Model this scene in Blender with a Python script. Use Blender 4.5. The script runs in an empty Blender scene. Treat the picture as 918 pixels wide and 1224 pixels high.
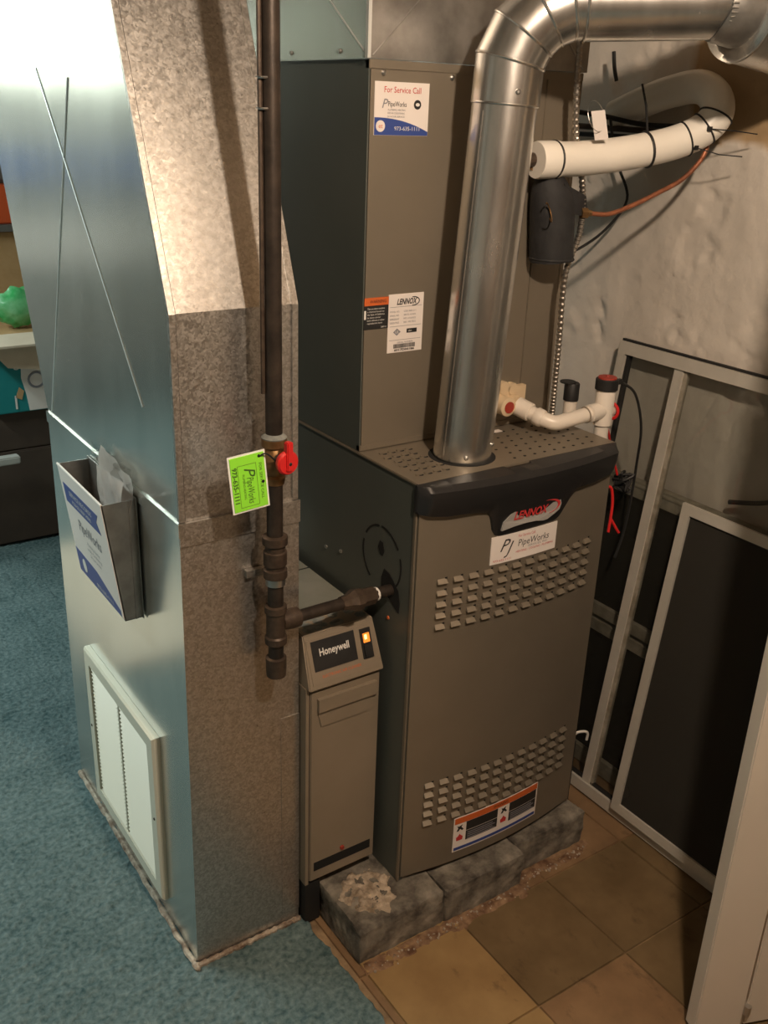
import bpy, bmesh, math, random
import numpy as np
from mathutils import Vector, Matrix, noise
V = Vector
random.seed(7)
SC = bpy.context.scene
COL = SC.collection

# ------------------------------------------------------------------ camera
cam_d = bpy.data.cameras.new('camera')
cam = bpy.data.objects.new('camera', cam_d)
COL.objects.link(cam)
SC.camera = cam
yaw, pit, rol = -0.61, -0.3952, 0.0375
_f = V((-math.sin(yaw)*math.cos(pit), math.cos(yaw)*math.cos(pit), math.sin(pit)))
_r = V((math.cos(yaw), math.sin(yaw), 0))
_u = _r.cross(_f)
R_, U_ = _r*math.cos(rol)+_u*math.sin(rol), -_r*math.sin(rol)+_u*math.cos(rol)
M = Matrix((R_, U_, -_f)).transposed().to_4x4()
M.translation = V((-0.9123, -1.2108, 1.5197))
cam.matrix_world = M
cam_d.sensor_fit = 'VERTICAL'
cam_d.sensor_height = 24
cam_d.lens = 1160.29*24/1224
cam_d.clip_start = 0.02

# ------------------------------------------------------------------ exposure, world, lights
SC.view_settings.view_transform = 'Standard'
SC.view_settings.look = 'None'
SC.view_settings.gamma = 1
SC.view_settings.use_curve_mapping = False
SC.view_settings.exposure = 0.0
world = bpy.data.worlds.new('world'); SC.world = world
world.use_nodes = True
world.node_tree.nodes['Background'].inputs[0].default_value = (0.5, 0.6, 0.7, 1)
world.node_tree.nodes['Background'].inputs[1].default_value = 0.02

def light(name, kind, loc, energy, color, size=None, rot=None, sy=None):
    d = bpy.data.lights.new(name, kind)
    d.energy = energy; d.color = color
    if kind == 'AREA':
        d.shape = 'RECTANGLE'; d.size = size; d.size_y = sy or size
    else:
        d.shadow_soft_size = size
    o = bpy.data.objects.new(name, d); COL.objects.link(o)
    o.location = loc
    if rot: o.rotation_euler = rot
    return o
BULB = (-0.315, -1.05, 2.02)
light('bulb_light', 'POINT', BULB, 76, (1.0, 0.79, 0.60), 0.032)
light('tube_light', 'AREA', (-1.45, 1.5, 2.085), 34, (0.86, 1.0, 0.95), 0.16, None, 1.2)
light('tube_light', 'AREA', (-1.3, 3.3, 2.085), 34, (0.86, 1.0, 0.95), 0.16, None, 1.2)

# ------------------------------------------------------------------ materials
def lin(c):
    return tuple(((x/255)/12.92 if x/255 <= .04045 else ((x/255+.055)/1.055)**2.4) for x in c)
def N(nt, t, **kw):
    n = nt.nodes.new(t)
    for k, v in kw.items(): setattr(n, k, v)
    return n
def mat(name, c1, c2=None, rough=.5, metal=0, scale=8, detail=4, bump=0, bscale=60, rvar=0, pos=(.35, .65), stretch=(1, 1, 1), spec=.5, emit=None, voro=False, bdist=.002):
    m = bpy.data.materials.new(name); m.use_nodes = True
    nt = m.node_tree; b = nt.nodes['Principled BSDF']; L = nt.links.new
    b.inputs['Base Color'].default_value = (*c1, 1)
    b.inputs['Roughness'].default_value = rough
    b.inputs['Metallic'].default_value = metal
    b.inputs['Specular IOR Level'].default_value = spec
    if emit:
        b.inputs['Emission Color'].default_value = (*emit[0], 1); b.inputs['Emission Strength'].default_value = emit[1]
    tc = N(nt, 'ShaderNodeTexCoord'); mp = N(nt, 'ShaderNodeMapping'); mp.inputs['Scale'].default_value = stretch
    L(tc.outputs['Object'], mp.inputs[0])
    if c2 is not None:
        if voro:
            t = N(nt, 'ShaderNodeTexVoronoi'); t.inputs['Scale'].default_value = scale
            sp = N(nt, 'ShaderNodeSeparateColor'); L(t.outputs['Color'], sp.inputs[0]); src = sp.outputs[0]
            nz = N(nt, 'ShaderNodeTexNoise'); nz.inputs['Scale'].default_value = scale*.35; nz.inputs['Detail'].default_value = 5
            L(mp.outputs[0], nz.inputs['Vector'])
            ad = N(nt, 'ShaderNodeMix', data_type='FLOAT'); ad.inputs[0].default_value = .55
            L(src, ad.inputs[2]); L(nz.outputs[0], ad.inputs[3]); src = ad.outputs[0]
            # warp the cells so they look like zinc flowers
            mx = N(nt, 'ShaderNodeMix', data_type='VECTOR'); mx.inputs[0].default_value = .012
            L(mp.outputs[0], mx.inputs[4]); L(nz.outputs['Color'], mx.inputs[5]); L(mx.outputs[1], t.inputs['Vector'])
            # every crystal mirrors at its own slight angle
            vs = N(nt, 'ShaderNodeVectorMath', operation='SUBTRACT'); L(t.outputs['Color'], vs.inputs[0]); vs.inputs[1].default_value = (.5, .5, .5)
            sc_ = N(nt, 'ShaderNodeVectorMath', operation='SCALE'); L(vs.outputs[0], sc_.inputs[0]); sc_.inputs['Scale'].default_value = .085
            ge = N(nt, 'ShaderNodeNewGeometry'); av = N(nt, 'ShaderNodeVectorMath', operation='ADD'); L(ge.outputs['Normal'], av.inputs[0]); L(sc_.outputs[0], av.inputs[1])
            nm_ = N(nt, 'ShaderNodeVectorMath', operation='NORMALIZE'); L(av.outputs[0], nm_.inputs[0]); L(nm_.outputs[0], b.inputs['Normal'])
        else:
            t = N(nt, 'ShaderNodeTexNoise'); t.inputs['Scale'].default_value = scale; t.inputs['Detail'].default_value = detail
            t.inputs['Roughness'].default_value = .6
            L(mp.outputs[0], t.inputs['Vector']); src = t.outputs[0]
        r = N(nt, 'ShaderNodeValToRGB')
        r.color_ramp.elements[0].position, r.color_ramp.elements[1].position = pos
        r.color_ramp.elements[0].color = (*c1, 1); r.color_ramp.elements[1].color = (*c2, 1)
        L(src, r.inputs[0]); L(r.outputs[0], b.inputs['Base Color'])
        if rvar:
            mr = N(nt, 'ShaderNodeMapRange'); mr.inputs[3].default_value = rough-rvar; mr.inputs[4].default_value = rough+rvar
            L(src, mr.inputs[0]); L(mr.outputs[0], b.inputs['Roughness'])
    if bump:
        t2 = N(nt, 'ShaderNodeTexNoise'); t2.inputs['Scale'].default_value = bscale; t2.inputs['Detail'].default_value = 5
        L(mp.outputs[0], t2.inputs['Vector'])
        bp = N(nt, 'ShaderNodeBump'); bp.inputs['Strength'].default_value = bump; bp.inputs['Distance'].default_value = bdist
        L(t2.outputs[0], bp.inputs['Height']); L(bp.outputs[0], b.inputs['Normal'])
    return m

Mt = {}
Mt['galv'] = mat('galvanized_spangle', (.42, .40, .37), (.62, .60, .57), .35, .88, scale=300, rvar=.12, voro=True, pos=(.3, .75))
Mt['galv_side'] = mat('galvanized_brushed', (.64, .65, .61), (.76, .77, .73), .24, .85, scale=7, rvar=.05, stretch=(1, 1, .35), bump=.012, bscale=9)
Mt['galv_pipe'] = mat('galvanized_pipe', (.60, .59, .56), (.78, .77, .74), .25, .95, scale=22, rvar=.07, stretch=(1, 1, .25), bump=.08, bscale=60)
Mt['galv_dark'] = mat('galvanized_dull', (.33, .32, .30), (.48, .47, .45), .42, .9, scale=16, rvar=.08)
Mt['crease'] = mat('crease_highlight', (.80, .83, .82), None, .45, .6)  # pale colour stands in for light caught along the ridges
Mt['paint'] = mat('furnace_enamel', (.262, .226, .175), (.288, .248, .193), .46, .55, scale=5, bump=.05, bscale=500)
Mt['paint_shaded'] = mat('furnace_enamel_shaded', (.105, .118, .104), (.12, .132, .118), .45, .2, scale=4, bump=.05, bscale=500)  # same enamel, with the left side's shade put into its colour
Mt['clean'] = mat('cleaner_enamel', (.25, .205, .15), (.28, .23, .172), .45, .1, scale=6, bump=.04, bscale=400)
Mt['clean_top'] = mat('cleaner_galvanized_top', (.36, .37, .31), (.46, .47, .41), .45, .5, scale=9)
Mt['dust'] = mat('blue_grey_dust', (.13, .15, .15), (.24, .25, .23), .9, 0, scale=60)
Mt['cap'] = mat('black_plastic', (.016, .016, .017), (.022, .021, .021), .38, 0, scale=5, bump=.05, bscale=900)
Mt['black'] = mat('black_rubber', (.010, .010, .010), (.018, .018, .018), .55, 0, scale=30)
Mt['hole'] = mat('dark_void', (.006, .006, .006), None, .9)
Mt['foam'] = mat('black_foam_wrap', (.014, .014, .015), (.024, .024, .025), .75, 0, scale=30, bump=.3, bscale=120)
Mt['iron'] = mat('black_iron_pipe', (.030, .024, .020), (.062, .047, .037), .42, .45, scale=30, bump=.15, bscale=120)
Mt['ironfit'] = mat('malleable_fitting', (.055, .038, .028), (.10, .072, .052), .5, .45, scale=40, bump=.3, bscale=150)
Mt['brass'] = mat('tarnished_brass', (.22, .12, .05), (.33, .20, .09), .45, .8, scale=60)
Mt['red'] = mat('red_plastic', (.62, .02, .02), None, .35)
Mt['redcap'] = mat('dark_red_plastic', (.33, .035, .02), None, .5)
Mt['orange'] = mat('orange_print', (.62, .13, .03), None, .5)
Mt['pvc'] = mat('white_pvc', (.72, .66, .58), (.76, .70, .62), .3, 0, scale=5)
Mt['port'] = mat('cream_plastic', (.60, .47, .30), (.66, .52, .35), .45, 0, scale=8)
Mt['insul'] = mat('white_pipe_insulation', (.82, .78, .70), (.86, .82, .74), .35, 0, scale=9, bump=.08, bscale=20)
Mt['copper'] = mat('copper_line', (.20, .075, .042), (.38, .14, .07), .42, .4, scale=30)
Mt['paper'] = mat('paper_label', (.80, .74, .70), None, .5)
Mt['paper2'] = mat('loose_paper', (.76, .70, .66), (.86, .82, .78), .6, 0, scale=18, bump=.2, bscale=30, bdist=.006)
Mt['green'] = mat('green_tag_card', (.30, .85, .05), None, .45)
Mt['ink'] = mat('black_ink', (.02, .02, .02), None, .5)
Mt['inkgrey'] = mat('grey_ink', (.24, .24, .27), None, .6)
Mt['inkred'] = mat('red_ink', (.55, .04, .04), None, .6)
Mt['inkblue'] = mat('blue_ink', (.035, .07, .28), None, .5)
Mt['inkgreen'] = mat('dark_green_ink', (.05, .13, .02), None, .5)
Mt['white'] = mat('white_print', (.78, .76, .72), None, .5)
Mt['silver'] = mat('silver_badge', (.46, .45, .43), None, .38, .3)
Mt['grille'] = mat('white_grille_enamel', (.76, .73, .60), None, .35)
Mt['frame'] = mat('painted_aluminium', (.52, .49, .43), (.58, .55, .49), .45, .15, scale=14, bump=.05)
Mt['frame_old'] = mat('dirty_window_rail', (.20, .175, .13), (.36, .33, .27), .7, 0, scale=26, detail=6)
Mt['gasket'] = mat('black_gasket', (.012, .012, .012), None, .6)
Mt['doorw'] = mat('white_door_enamel', (.60, .55, .48), (.63, .58, .51), .5, 0, scale=3, bump=.04, bscale=200)
Mt['zinc'] = mat('zinc_hardware', (.55, .54, .52), None, .3, .95)
Mt['conduit'] = mat('steel_conduit', (.40, .37, .33), None, .33, .95)
Mt['conc'] = mat('concrete_block', (.050, .042, .034), (.42, .38, .31), .9, 0, scale=20, detail=12, bump=.9, bscale=70, bdist=.004, pos=(.34, .84))
Mt['mortar'] = mat('rough_mortar', (.20, .15, .10), (.52, .43, .33), .95, 0, scale=38, detail=8, bump=1, bscale=90, bdist=.006)
Mt['crust'] = mat('rusty_floor_crust', (.10, .045, .022), (.30, .19, .11), .85, 0, scale=40, detail=9, bump=.6, bscale=110)
Mt['caulk'] = mat('crusty_sealant', (.14, .09, .06), (.50, .44, .36), .9, 0, scale=45, detail=6, bump=.8, bscale=120)
Mt['ceil'] = mat('old_ceiling_wood', (.17, .13, .09), (.24, .19, .13), .9, 0, scale=4)
Mt['wood'] = mat('dark_wood_panelling', (.09, .055, .03), (.14, .09, .05), .6, 0, scale=5, stretch=(8, 8, 1))
Mt['wallp'] = mat('painted_wall', (.40, .40, .37), (.46, .46, .43), .8, 0, scale=3)
Mt['blue'] = mat('blue_bin_plastic', (.03, .13, .45), None, .4)
Mt['teal'] = mat('teal_printed_carton', (.01, .22, .23), (.015, .25, .26), .5, 0, scale=5)
Mt['kraft'] = mat('kraft_cardboard', (.42, .25, .11), (.50, .31, .15), .8, 0, scale=12)
Mt['kraft_d'] = mat('dark_brown_cardboard', (.055, .036, .026), (.075, .05, .036), .8, 0, scale=6)
Mt['cream'] = mat('cream_cardboard', (.62, .52, .40), (.68, .58, .46), .7, 0, scale=10)
Mt['orangebox'] = mat('orange_carton', (.62, .09, .02), None, .5)
Mt['gbag'] = mat('green_plastic_bag', (.05, .42, .12), (.30, .68, .38), .3, 0, scale=12)
Mt['shelf'] = mat('grey_shelf_steel', (.16, .15, .14), None, .5, .4)
Mt['clear'] = mat('clear_film', (.9, .9, .9), None, .1)
Mt['lamp'] = mat('lit_lamp', (1, 1, 1), emit=((1.0, .80, .58), 90))
Mt['glow'] = mat('orange_neon_lens', (.9, .3, .05), emit=((1.0, .26, .03), .9))
Mt['glow2'] = mat('neon_filament', (1, .7, .3), emit=((1.0, .66, .25), 2.2))
Mt['tube'] = mat('fluorescent_tube', (1, 1, 1), emit=((.78, .97, 1.0), 9))
Mt['day'] = mat('daylit_pane', (1, 1, 1), emit=((.90, 1.0, .84), 5))

def glass(name, tint, t):
    m = bpy.data.materials.new(name); m.use_nodes = True; nt = m.node_tree; nt.nodes.clear(); L = nt.links.new
    out = N(nt, 'ShaderNodeOutputMaterial'); tr = N(nt, 'ShaderNodeBsdfTransparent'); tr.inputs[0].default_value = (*tint, 1)
    gl = N(nt, 'ShaderNodeBsdfGlossy'); gl.inputs['Roughness'].default_value = .05
    fr = N(nt, 'ShaderNodeLayerWeight'); fr.inputs[0].default_value = .12
    df = N(nt, 'ShaderNodeBsdfDiffuse'); df.inputs[0].default_value = (.25, .23, .19, 1)
    m1 = N(nt, 'ShaderNodeMixShader'); m1.inputs[0].default_value = t
    L(tr.outputs[0], m1.inputs[1]); L(df.outputs[0], m1.inputs[2])
    m2 = N(nt, 'ShaderNodeMixShader'); L(fr.outputs['Facing'], m2.inputs[0]); L(m1.outputs[0], m2.inputs[1]); L(gl.outputs[0], m2.inputs[2])
    L(m2.outputs[0], out.inputs[0]); return m
Mt['glass'] = glass('dusty_window_glass', (.90, .91, .90), .035)

def mesh_screen(name, col, op):
    m = bpy.data.materials.new(name); m.use_nodes = True; nt = m.node_tree; nt.nodes.clear(); L = nt.links.new
    out = N(nt, 'ShaderNodeOutputMaterial'); tr = N(nt, 'ShaderNodeBsdfTransparent')
    df = N(nt, 'ShaderNodeBsdfDiffuse'); df.inputs[0].default_value = (*col, 1)
    tc = N(nt, 'ShaderNodeTexCoord'); nz = N(nt, 'ShaderNodeTexNoise'); nz.inputs['Scale'].default_value = 5
    L(tc.outputs['Object'], nz.inputs['Vector'])
    mr = N(nt, 'ShaderNodeMapRange'); mr.inputs[1].default_value = .3; mr.inputs[2].default_value = .7
    mr.inputs[3].default_value = op-.04; mr.inputs[4].default_value = op+.04; L(nz.outputs[0], mr.inputs[0])
    m1 = N(nt, 'ShaderNodeMixShader'); L(mr.outputs[0], m1.inputs[0]); L(tr.outputs[0], m1.inputs[1]); L(df.outputs[0], m1.inputs[2])
    L(m1.outputs[0], out.inputs[0]); return m
Mt['mesh'] = mesh_screen('dark_insect_mesh', (.045, .042, .036), .86)
Mt['mesh2'] = mesh_screen('near_black_screen', (.014, .014, .013), .97)

# plaster wall: whitish plaster, tan bare block where the plaster has come off near the top
def plaster():
    m = bpy.data.materials.new('flaking_plaster'); m.use_nodes = True; nt = m.node_tree; L = nt.links.new
    b = nt.nodes['Principled BSDF']; b.inputs['Roughness'].default_value = .85
    tc = N(nt, 'ShaderNodeTexCoord')
    nz = N(nt, 'ShaderNodeTexNoise'); nz.inputs['Scale'].default_value = 3.5; nz.inputs['Detail'].default_value = 8
    L(tc.outputs['Object'], nz.inputs['Vector'])
    r = N(nt, 'ShaderNodeValToRGB'); r.color_ramp.elements[0].position = .3; r.color_ramp.elements[1].position = .7
    r.color_ramp.elements[0].color = (.56, .51, .45, 1); r.color_ramp.elements[1].color = (.68, .62, .55, 1)
    L(nz.outputs[0], r.inputs[0])
    at = N(nt, 'ShaderNodeAttribute'); at.attribute_name = 'bare'
    mx = N(nt, 'ShaderNodeMix', data_type='RGBA'); mx.inputs[7].default_value = (.42, .29, .16, 1)
    L(at.outputs['Fac'], mx.inputs[0]); L(r.outputs[0], mx.inputs[6]); L(mx.outputs[2], b.inputs['Base Color'])
    t2 = N(nt, 'ShaderNodeTexNoise'); t2.inputs['Scale'].default_value = 45; t2.inputs['Detail'].default_value = 6
    L(tc.outputs['Object'], t2.inputs['Vector'])
    bp = N(nt, 'ShaderNodeBump'); bp.inputs['Strength'].default_value = .5; bp.inputs['Distance'].default_value = .005
    L(t2.outputs[0], bp.inputs['Height']); L(bp.outputs[0], b.inputs['Normal'])
    return m
Mt['plaster'] = plaster()

def carpet_mat():
    m = bpy.data.materials.new('teal_carpet_pile'); m.use_nodes = True; nt = m.node_tree; L = nt.links.new
    b = nt.nodes['Principled BSDF']; b.inputs['Roughness'].default_value = .95; b.inputs['Specular IOR Level'].default_value = .1
    tc = N(nt, 'ShaderNodeTexCoord')
    a = N(nt, 'ShaderNodeTexNoise'); a.inputs['Scale'].default_value = 95; a.inputs['Detail'].default_value = 4
    c = N(nt, 'ShaderNodeTexNoise'); c.inputs['Scale'].default_value = 9; c.inputs['Detail'].default_value = 6
    for n in (a, c): L(tc.outputs['Object'], n.inputs['Vector'])
    mx = N(nt, 'ShaderNodeMix', data_type='FLOAT'); mx.inputs[0].default_value = .30
    L(a.outputs[0], mx.inputs[2]); L(c.outputs[0], mx.inputs[3])
    r = N(nt, 'ShaderNodeValToRGB'); r.color_ramp.elements[0].position = .30; r.color_ramp.elements[1].position = .72
    r.color_ramp.elements[0].color = (.038, .076, .082, 1); r.color_ramp.elements[1].color = (.180, .245, .250, 1)
    L(mx.outputs[0], r.inputs[0]); L(r.outputs[0], b.inputs['Base Color'])
    bp = N(nt, 'ShaderNodeBump'); bp.inputs['Strength'].default_value = .9; bp.inputs['Distance'].default_value = .006
    L(a.outputs[0], bp.inputs['Height']); L(bp.outputs[0], b.inputs['Normal'])
    return m
Mt['carpet'] = carpet_mat()

def tile_mat(name, c1, c2, c3):
    m = mat(name, c1, c2, .42, 0, scale=7, detail=8, bump=.15, bscale=40, pos=(.35, .66))
    nt = m.node_tree; L = nt.links.new; b = nt.nodes['Principled BSDF']
    src = b.inputs['Base Color'].links[0].from_socket
    tc = N(nt, 'ShaderNodeTexCoord'); nz = N(nt, 'ShaderNodeTexNoise'); nz.inputs['Scale'].default_value = 13; nz.inputs['Detail'].default_value = 12; nz.inputs['Roughness'].default_value = .68
    mp = N(nt, 'ShaderNodeMapping'); mp.inputs['Scale'].default_value = (1.4, .8, 1); L(tc.outputs['Object'], mp.inputs[0]); L(mp.outputs[0], nz.inputs['Vector'])
    r = N(nt, 'ShaderNodeValToRGB'); r.color_ramp.elements[0].position = .58; r.color_ramp.elements[1].position = .74
    mx = N(nt, 'ShaderNodeMix', data_type='RGBA'); mx.inputs[7].default_value = (*c3, 1)
    L(nz.outputs[0], r.inputs[0]); L(r.outputs[0], mx.inputs[0]); L(src, mx.inputs[6]); L(mx.outputs[2], b.inputs['Base Color'])
    return m
Mt['tile_y'] = tile_mat('ochre_tile', (.25, .155, .066), (.34, .225, .10), (.10, .055, .028))
Mt['tile_b'] = tile_mat('brown_tile', (.120, .080, .038), (.19, .13, .066), (.07, .045, .022))
Mt['tile_c'] = tile_mat('worn_tile', (.16, .095, .05), (.27, .17, .09), (.07, .04, .022))
Mt['slab'] = mat('old_adhesive_slab', (.12, .075, .04), (.36, .25, .14), .8, 0, scale=14, detail=8, bump=.4, bscale=60)

# ------------------------------------------------------------------ object helpers
ORG = {}
def link(name, me, parent=None, loc=None):
    o = bpy.data.objects.new(name, me); COL.objects.link(o)
    if parent is not None:
        o.parent = parent
        if loc is not None: o.location = loc
    ORG[o] = ORG[parent] if parent is not None else V((0, 0, 0))
    return o
def thing(name, label, cat, base, group=None):
    o = bpy.data.objects.new(name, None); COL.objects.link(o)
    o.empty_display_size = .05
    o.location = base; ORG[o] = V(base)
    tag(o, label, cat, group); return o
def tag(o, label, cat=None, group=None, kind=None):
    if label: o['label'] = label
    if cat: o['category'] = cat
    if group: o['group'] = group
    if kind: o['kind'] = kind
    return o
def build(name, bm, m, parent=None, base=None, smooth=False, label=None, kind=None):
    """bm is in world coordinates; the object's origin is its thing's base (or base)."""
    org = ORG[parent] if parent is not None else V(base or (0, 0, 0))
    bmesh.ops.translate(bm, vec=-org, verts=bm.verts)
    bmesh.ops.recalc_face_normals(bm, faces=bm.faces)
    me = bpy.data.meshes.new(name); bm.to_mesh(me); bm.free()
    for mm in (m if isinstance(m, (list, tuple)) else [m]): me.materials.append(Mt[mm])
    if smooth:
        for p in me.polygons: p.use_smooth = True
        me.set_sharp_from_angle(angle=math.radians(38))
    o = bpy.data.objects.new(name, me); COL.objects.link(o)
    if parent is not None: o.parent = parent
    else: o.location = org
    ORG[o] = org
    if label: o['label'] = label
    if kind: o['kind'] = kind
    return o
def B(): return bmesh.new()
def hexa(bm, pts, mi=0):
    """8 points: bottom 4 (ccw) then top 4."""
    v = [bm.verts.new(p) for p in pts]
    for f in ((3, 2, 1, 0), (4, 5, 6, 7), (0, 1, 5, 4), (1, 2, 6, 5), (2, 3, 7, 6), (3, 0, 4, 7)):
        bm.faces.new([v[i] for i in f]).material_index = mi
    return v
def box(bm, x0, x1, y0, y1, z0, z1, bev=0, mi=0):
    v = hexa(bm, [(x0, y0, z0), (x1, y0, z0), (x1, y1, z0), (x0, y1, z0), (x0, y0, z1), (x1, y0, z1), (x1, y1, z1), (x0, y1, z1)], mi)
    if bev:
        es = {e for q in v for e in q.link_edges}
        bmesh.ops.bevel(bm, geom=list(es), offset=bev, segments=2, affect='EDGES')
def BX(*a, **k):
    bm = B(); box(bm, *a, **k); return bm
def smooth_path(pts, n=8):
    pts = [V(p) for p in pts]; out = []
    P = [2*pts[0]-pts[1]]+pts+[2*pts[-1]-pts[-2]]
    for i in range(1, len(P)-2):
        a, b, c, d = P[i-1:i+3]
        for k in range(n):
            t = k/n
            out.append(.5*((2*b)+(c-a)*t+(2*a-5*b+4*c-d)*t*t+(3*b-a-3*c+d)*t**3))
    out.append(pts[-1]); return out
def tube(bm, pts, r, seg=16, cap=True, mi=0):
    """sweep a circle along pts; r number or list"""
    pts = [V(p) for p in pts]; n = len(pts)
    rr = r if isinstance(r, (list, tuple)) else [r]*n
    T = []
    for i in range(n):
        a = (pts[i]-pts[i-1]).normalized() if i and (pts[i]-pts[i-1]).length > 1e-7 else None
        b = (pts[i+1]-pts[i]).normalized() if i < n-1 and (pts[i+1]-pts[i]).length > 1e-7 else None
        if a is None and b is None: t = T[-1] if T else V((0, 0, 1))
        else: t = ((a or b)+(b or a)).normalized()
        T.append(t)
    u = T[0].orthogonal().normalized(); rings = []
    for i in range(n):
        u = (u-T[i]*u.dot(T[i])).normalized(); w = T[i].cross(u)
        rings.append([bm.verts.new(pts[i]+(u*math.cos(2*math.pi*k/seg)+w*math.sin(2*math.pi*k/seg))*rr[i]) for k in range(seg)])
    for i in range(n-1):
        for k in range(seg):
            f = bm.faces.new([rings[i][k], rings[i][(k+1) % seg], rings[i+1][(k+1) % seg], rings[i+1][k]]); f.material_index = mi
    if cap:
        bm.faces.new(rings[0][::-1]).material_index = mi; bm.faces.new(rings[-1]).material_index = mi
def TB(*a, **k):
    bm = B(); tube(bm, *a, **k); return bm
def lathe(bm, c, axis, prof, seg=24, mi=0):
    """prof: list of (distance along axis, radius)"""
    c = V(c); a = V(axis).normalized()
    tube(bm, [c+a*p[0]+a*1e-6*i for i, p in enumerate(prof)], [max(p[1], 1e-5) for p in prof], seg, True, mi)
def LT(*a, **k):
    bm = B()
    c, axis, prof = a[:3]; seg = k.get('seg', 24)
    c = V(c); ax = V(axis).normalized(); u = ax.orthogonal().normalized(); w = ax.cross(u); rings = []
    for d, r in prof:
        rings.append([bm.verts.new(c+ax*d+(u*math.cos(2*math.pi*q/seg)+w*math.sin(2*math.pi*q/seg))*max(r, 1e-5)) for q in range(seg)])
    for i in range(len(rings)-1):
        for q in range(seg): bm.faces.new([rings[i][q], rings[i][(q+1) % seg], rings[i+1][(q+1) % seg], rings[i+1][q]])
    bm.faces.new(rings[0][::-1]); bm.faces.new(rings[-1])
    return bm
def merge(*bms):
    out = bms[0]
    for b in bms[1:]:
        me = bpy.data.meshes.new('t'); b.to_mesh(me); b.free(); out.from_mesh(me); bpy.data.meshes.remove(me)
    return out
def torus(bm, c, axis, R, r, seg=28, s2=8, a0=0, a1=2*math.pi):
    c = V(c); a = V(axis).normalized(); u = a.orthogonal().normalized(); w = a.cross(u)
    full = abs(a1-a0-2*math.pi) < 1e-6; n = seg if full else seg+1; rings = []
    for i in range(n):
        t = a0+(a1-a0)*i/seg; d = u*math.cos(t)+w*math.sin(t)
        rings.append([bm.verts.new(c+d*(R+r*math.cos(2*math.pi*k/s2))+a*r*math.sin(2*math.pi*k/s2)) for k in range(s2)])
    for i in range(seg):
        for k in range(s2):
            bm.faces.new([rings[i][k], rings[(i+1) % n][k], rings[(i+1) % n][(k+1) % s2], rings[i][(k+1) % s2]])
def TR(*a, **k):
    bm = B(); torus(bm, *a, **k); return bm

# flat things printed on surfaces: F maps (u, v, w) to the world, w outwards
def plane_map(o, X, Y):
    o, X, Y = V(o), V(X).normalized(), V(Y).normalized(); Nn = X.cross(Y)
    return lambda u, v, w: o+X*u+Y*v+Nn*w
def patch(bm, F, u0, u1, v0, v1, w0, w1, n=1, mi=0):
    rows = []
    for i in range(n+1):
        u = u0+(u1-u0)*i/n
        rows.append([bm.verts.new(F(u, v0, w0)), bm.verts.new(F(u, v1, w0)), bm.verts.new(F(u, v1, w1)), bm.verts.new(F(u, v0, w1))])
    for i in range(n):
        a, b = rows[i], rows[i+1]
        for k in range(4): bm.faces.new([a[k], b[k], b[(k+1) % 4], a[(k+1) % 4]]).material_index = mi
    bm.faces.new(rows[0]).material_index = mi; bm.faces.new(rows[-1][::-1]).material_index = mi
def PT(*a, **k):
    bm = B(); patch(bm, *a, **k); return bm
def poly(bm, F, pts, w0, w1, mi=0):
    a = [bm.verts.new(F(u, v, w0)) for u, v in pts]; b = [bm.verts.new(F(u, v, w1)) for u, v in pts]; n = len(pts)
    bm.faces.new(a[::-1]).material_index = mi; bm.faces.new(b).material_index = mi
    for i in range(n): bm.faces.new([a[i], a[(i+1) % n], b[(i+1) % n], b[i]]).material_index = mi
def text(parent, s, F, u, v, size, m, w=.0008, align='CENTER', shear=0, wid=None, bold=0, name='lettering', rot=0):
    cu = bpy.data.curves.new('t', 'FONT'); cu.body = s; cu.size = size; cu.align_x = align; cu.align_y = 'CENTER'
    cu.resolution_u = 2; cu.shear = shear; cu.offset = bold
    o = bpy.data.objects.new('t', cu); COL.objects.link(o)
    dg = bpy.context.evaluated_depsgraph_get()
    me = bpy.data.meshes.new_from_object(o.evaluated_get(dg))
    bpy.data.objects.remove(o); bpy.data.curves.remove(cu)
    bm = B(); bm.from_mesh(me); bpy.data.meshes.remove(me)
    sx = 1
    if wid and bm.verts:
        xs = [q.co.x for q in bm.verts]; sx = wid/(max(xs)-min(xs))
    c, sn = math.cos(rot), math.sin(rot)
    for q in bm.verts:
        x, y = q.co.x*sx, q.co.y
        q.co = F(u+x*c-y*sn, v+x*sn+y*c, w)
    me = bpy.data.meshes.new(name); bmesh.ops.translate(bm, vec=-ORG[parent], verts=bm.verts); bm.to_mesh(me); bm.free()
    me.materials.append(Mt[m])
    ob = bpy.data.objects.new(name, me); COL.objects.link(ob); ob.parent = parent; ORG[ob] = ORG[parent]
    return ob

# ------------------------------------------------------------------ the setting
WX = .75
def struct(name, bm, m, base=None, parent=None):
    o = build(name, bm, m, parent, base); 
    if parent is None: o['kind'] = 'structure'
    return o
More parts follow.
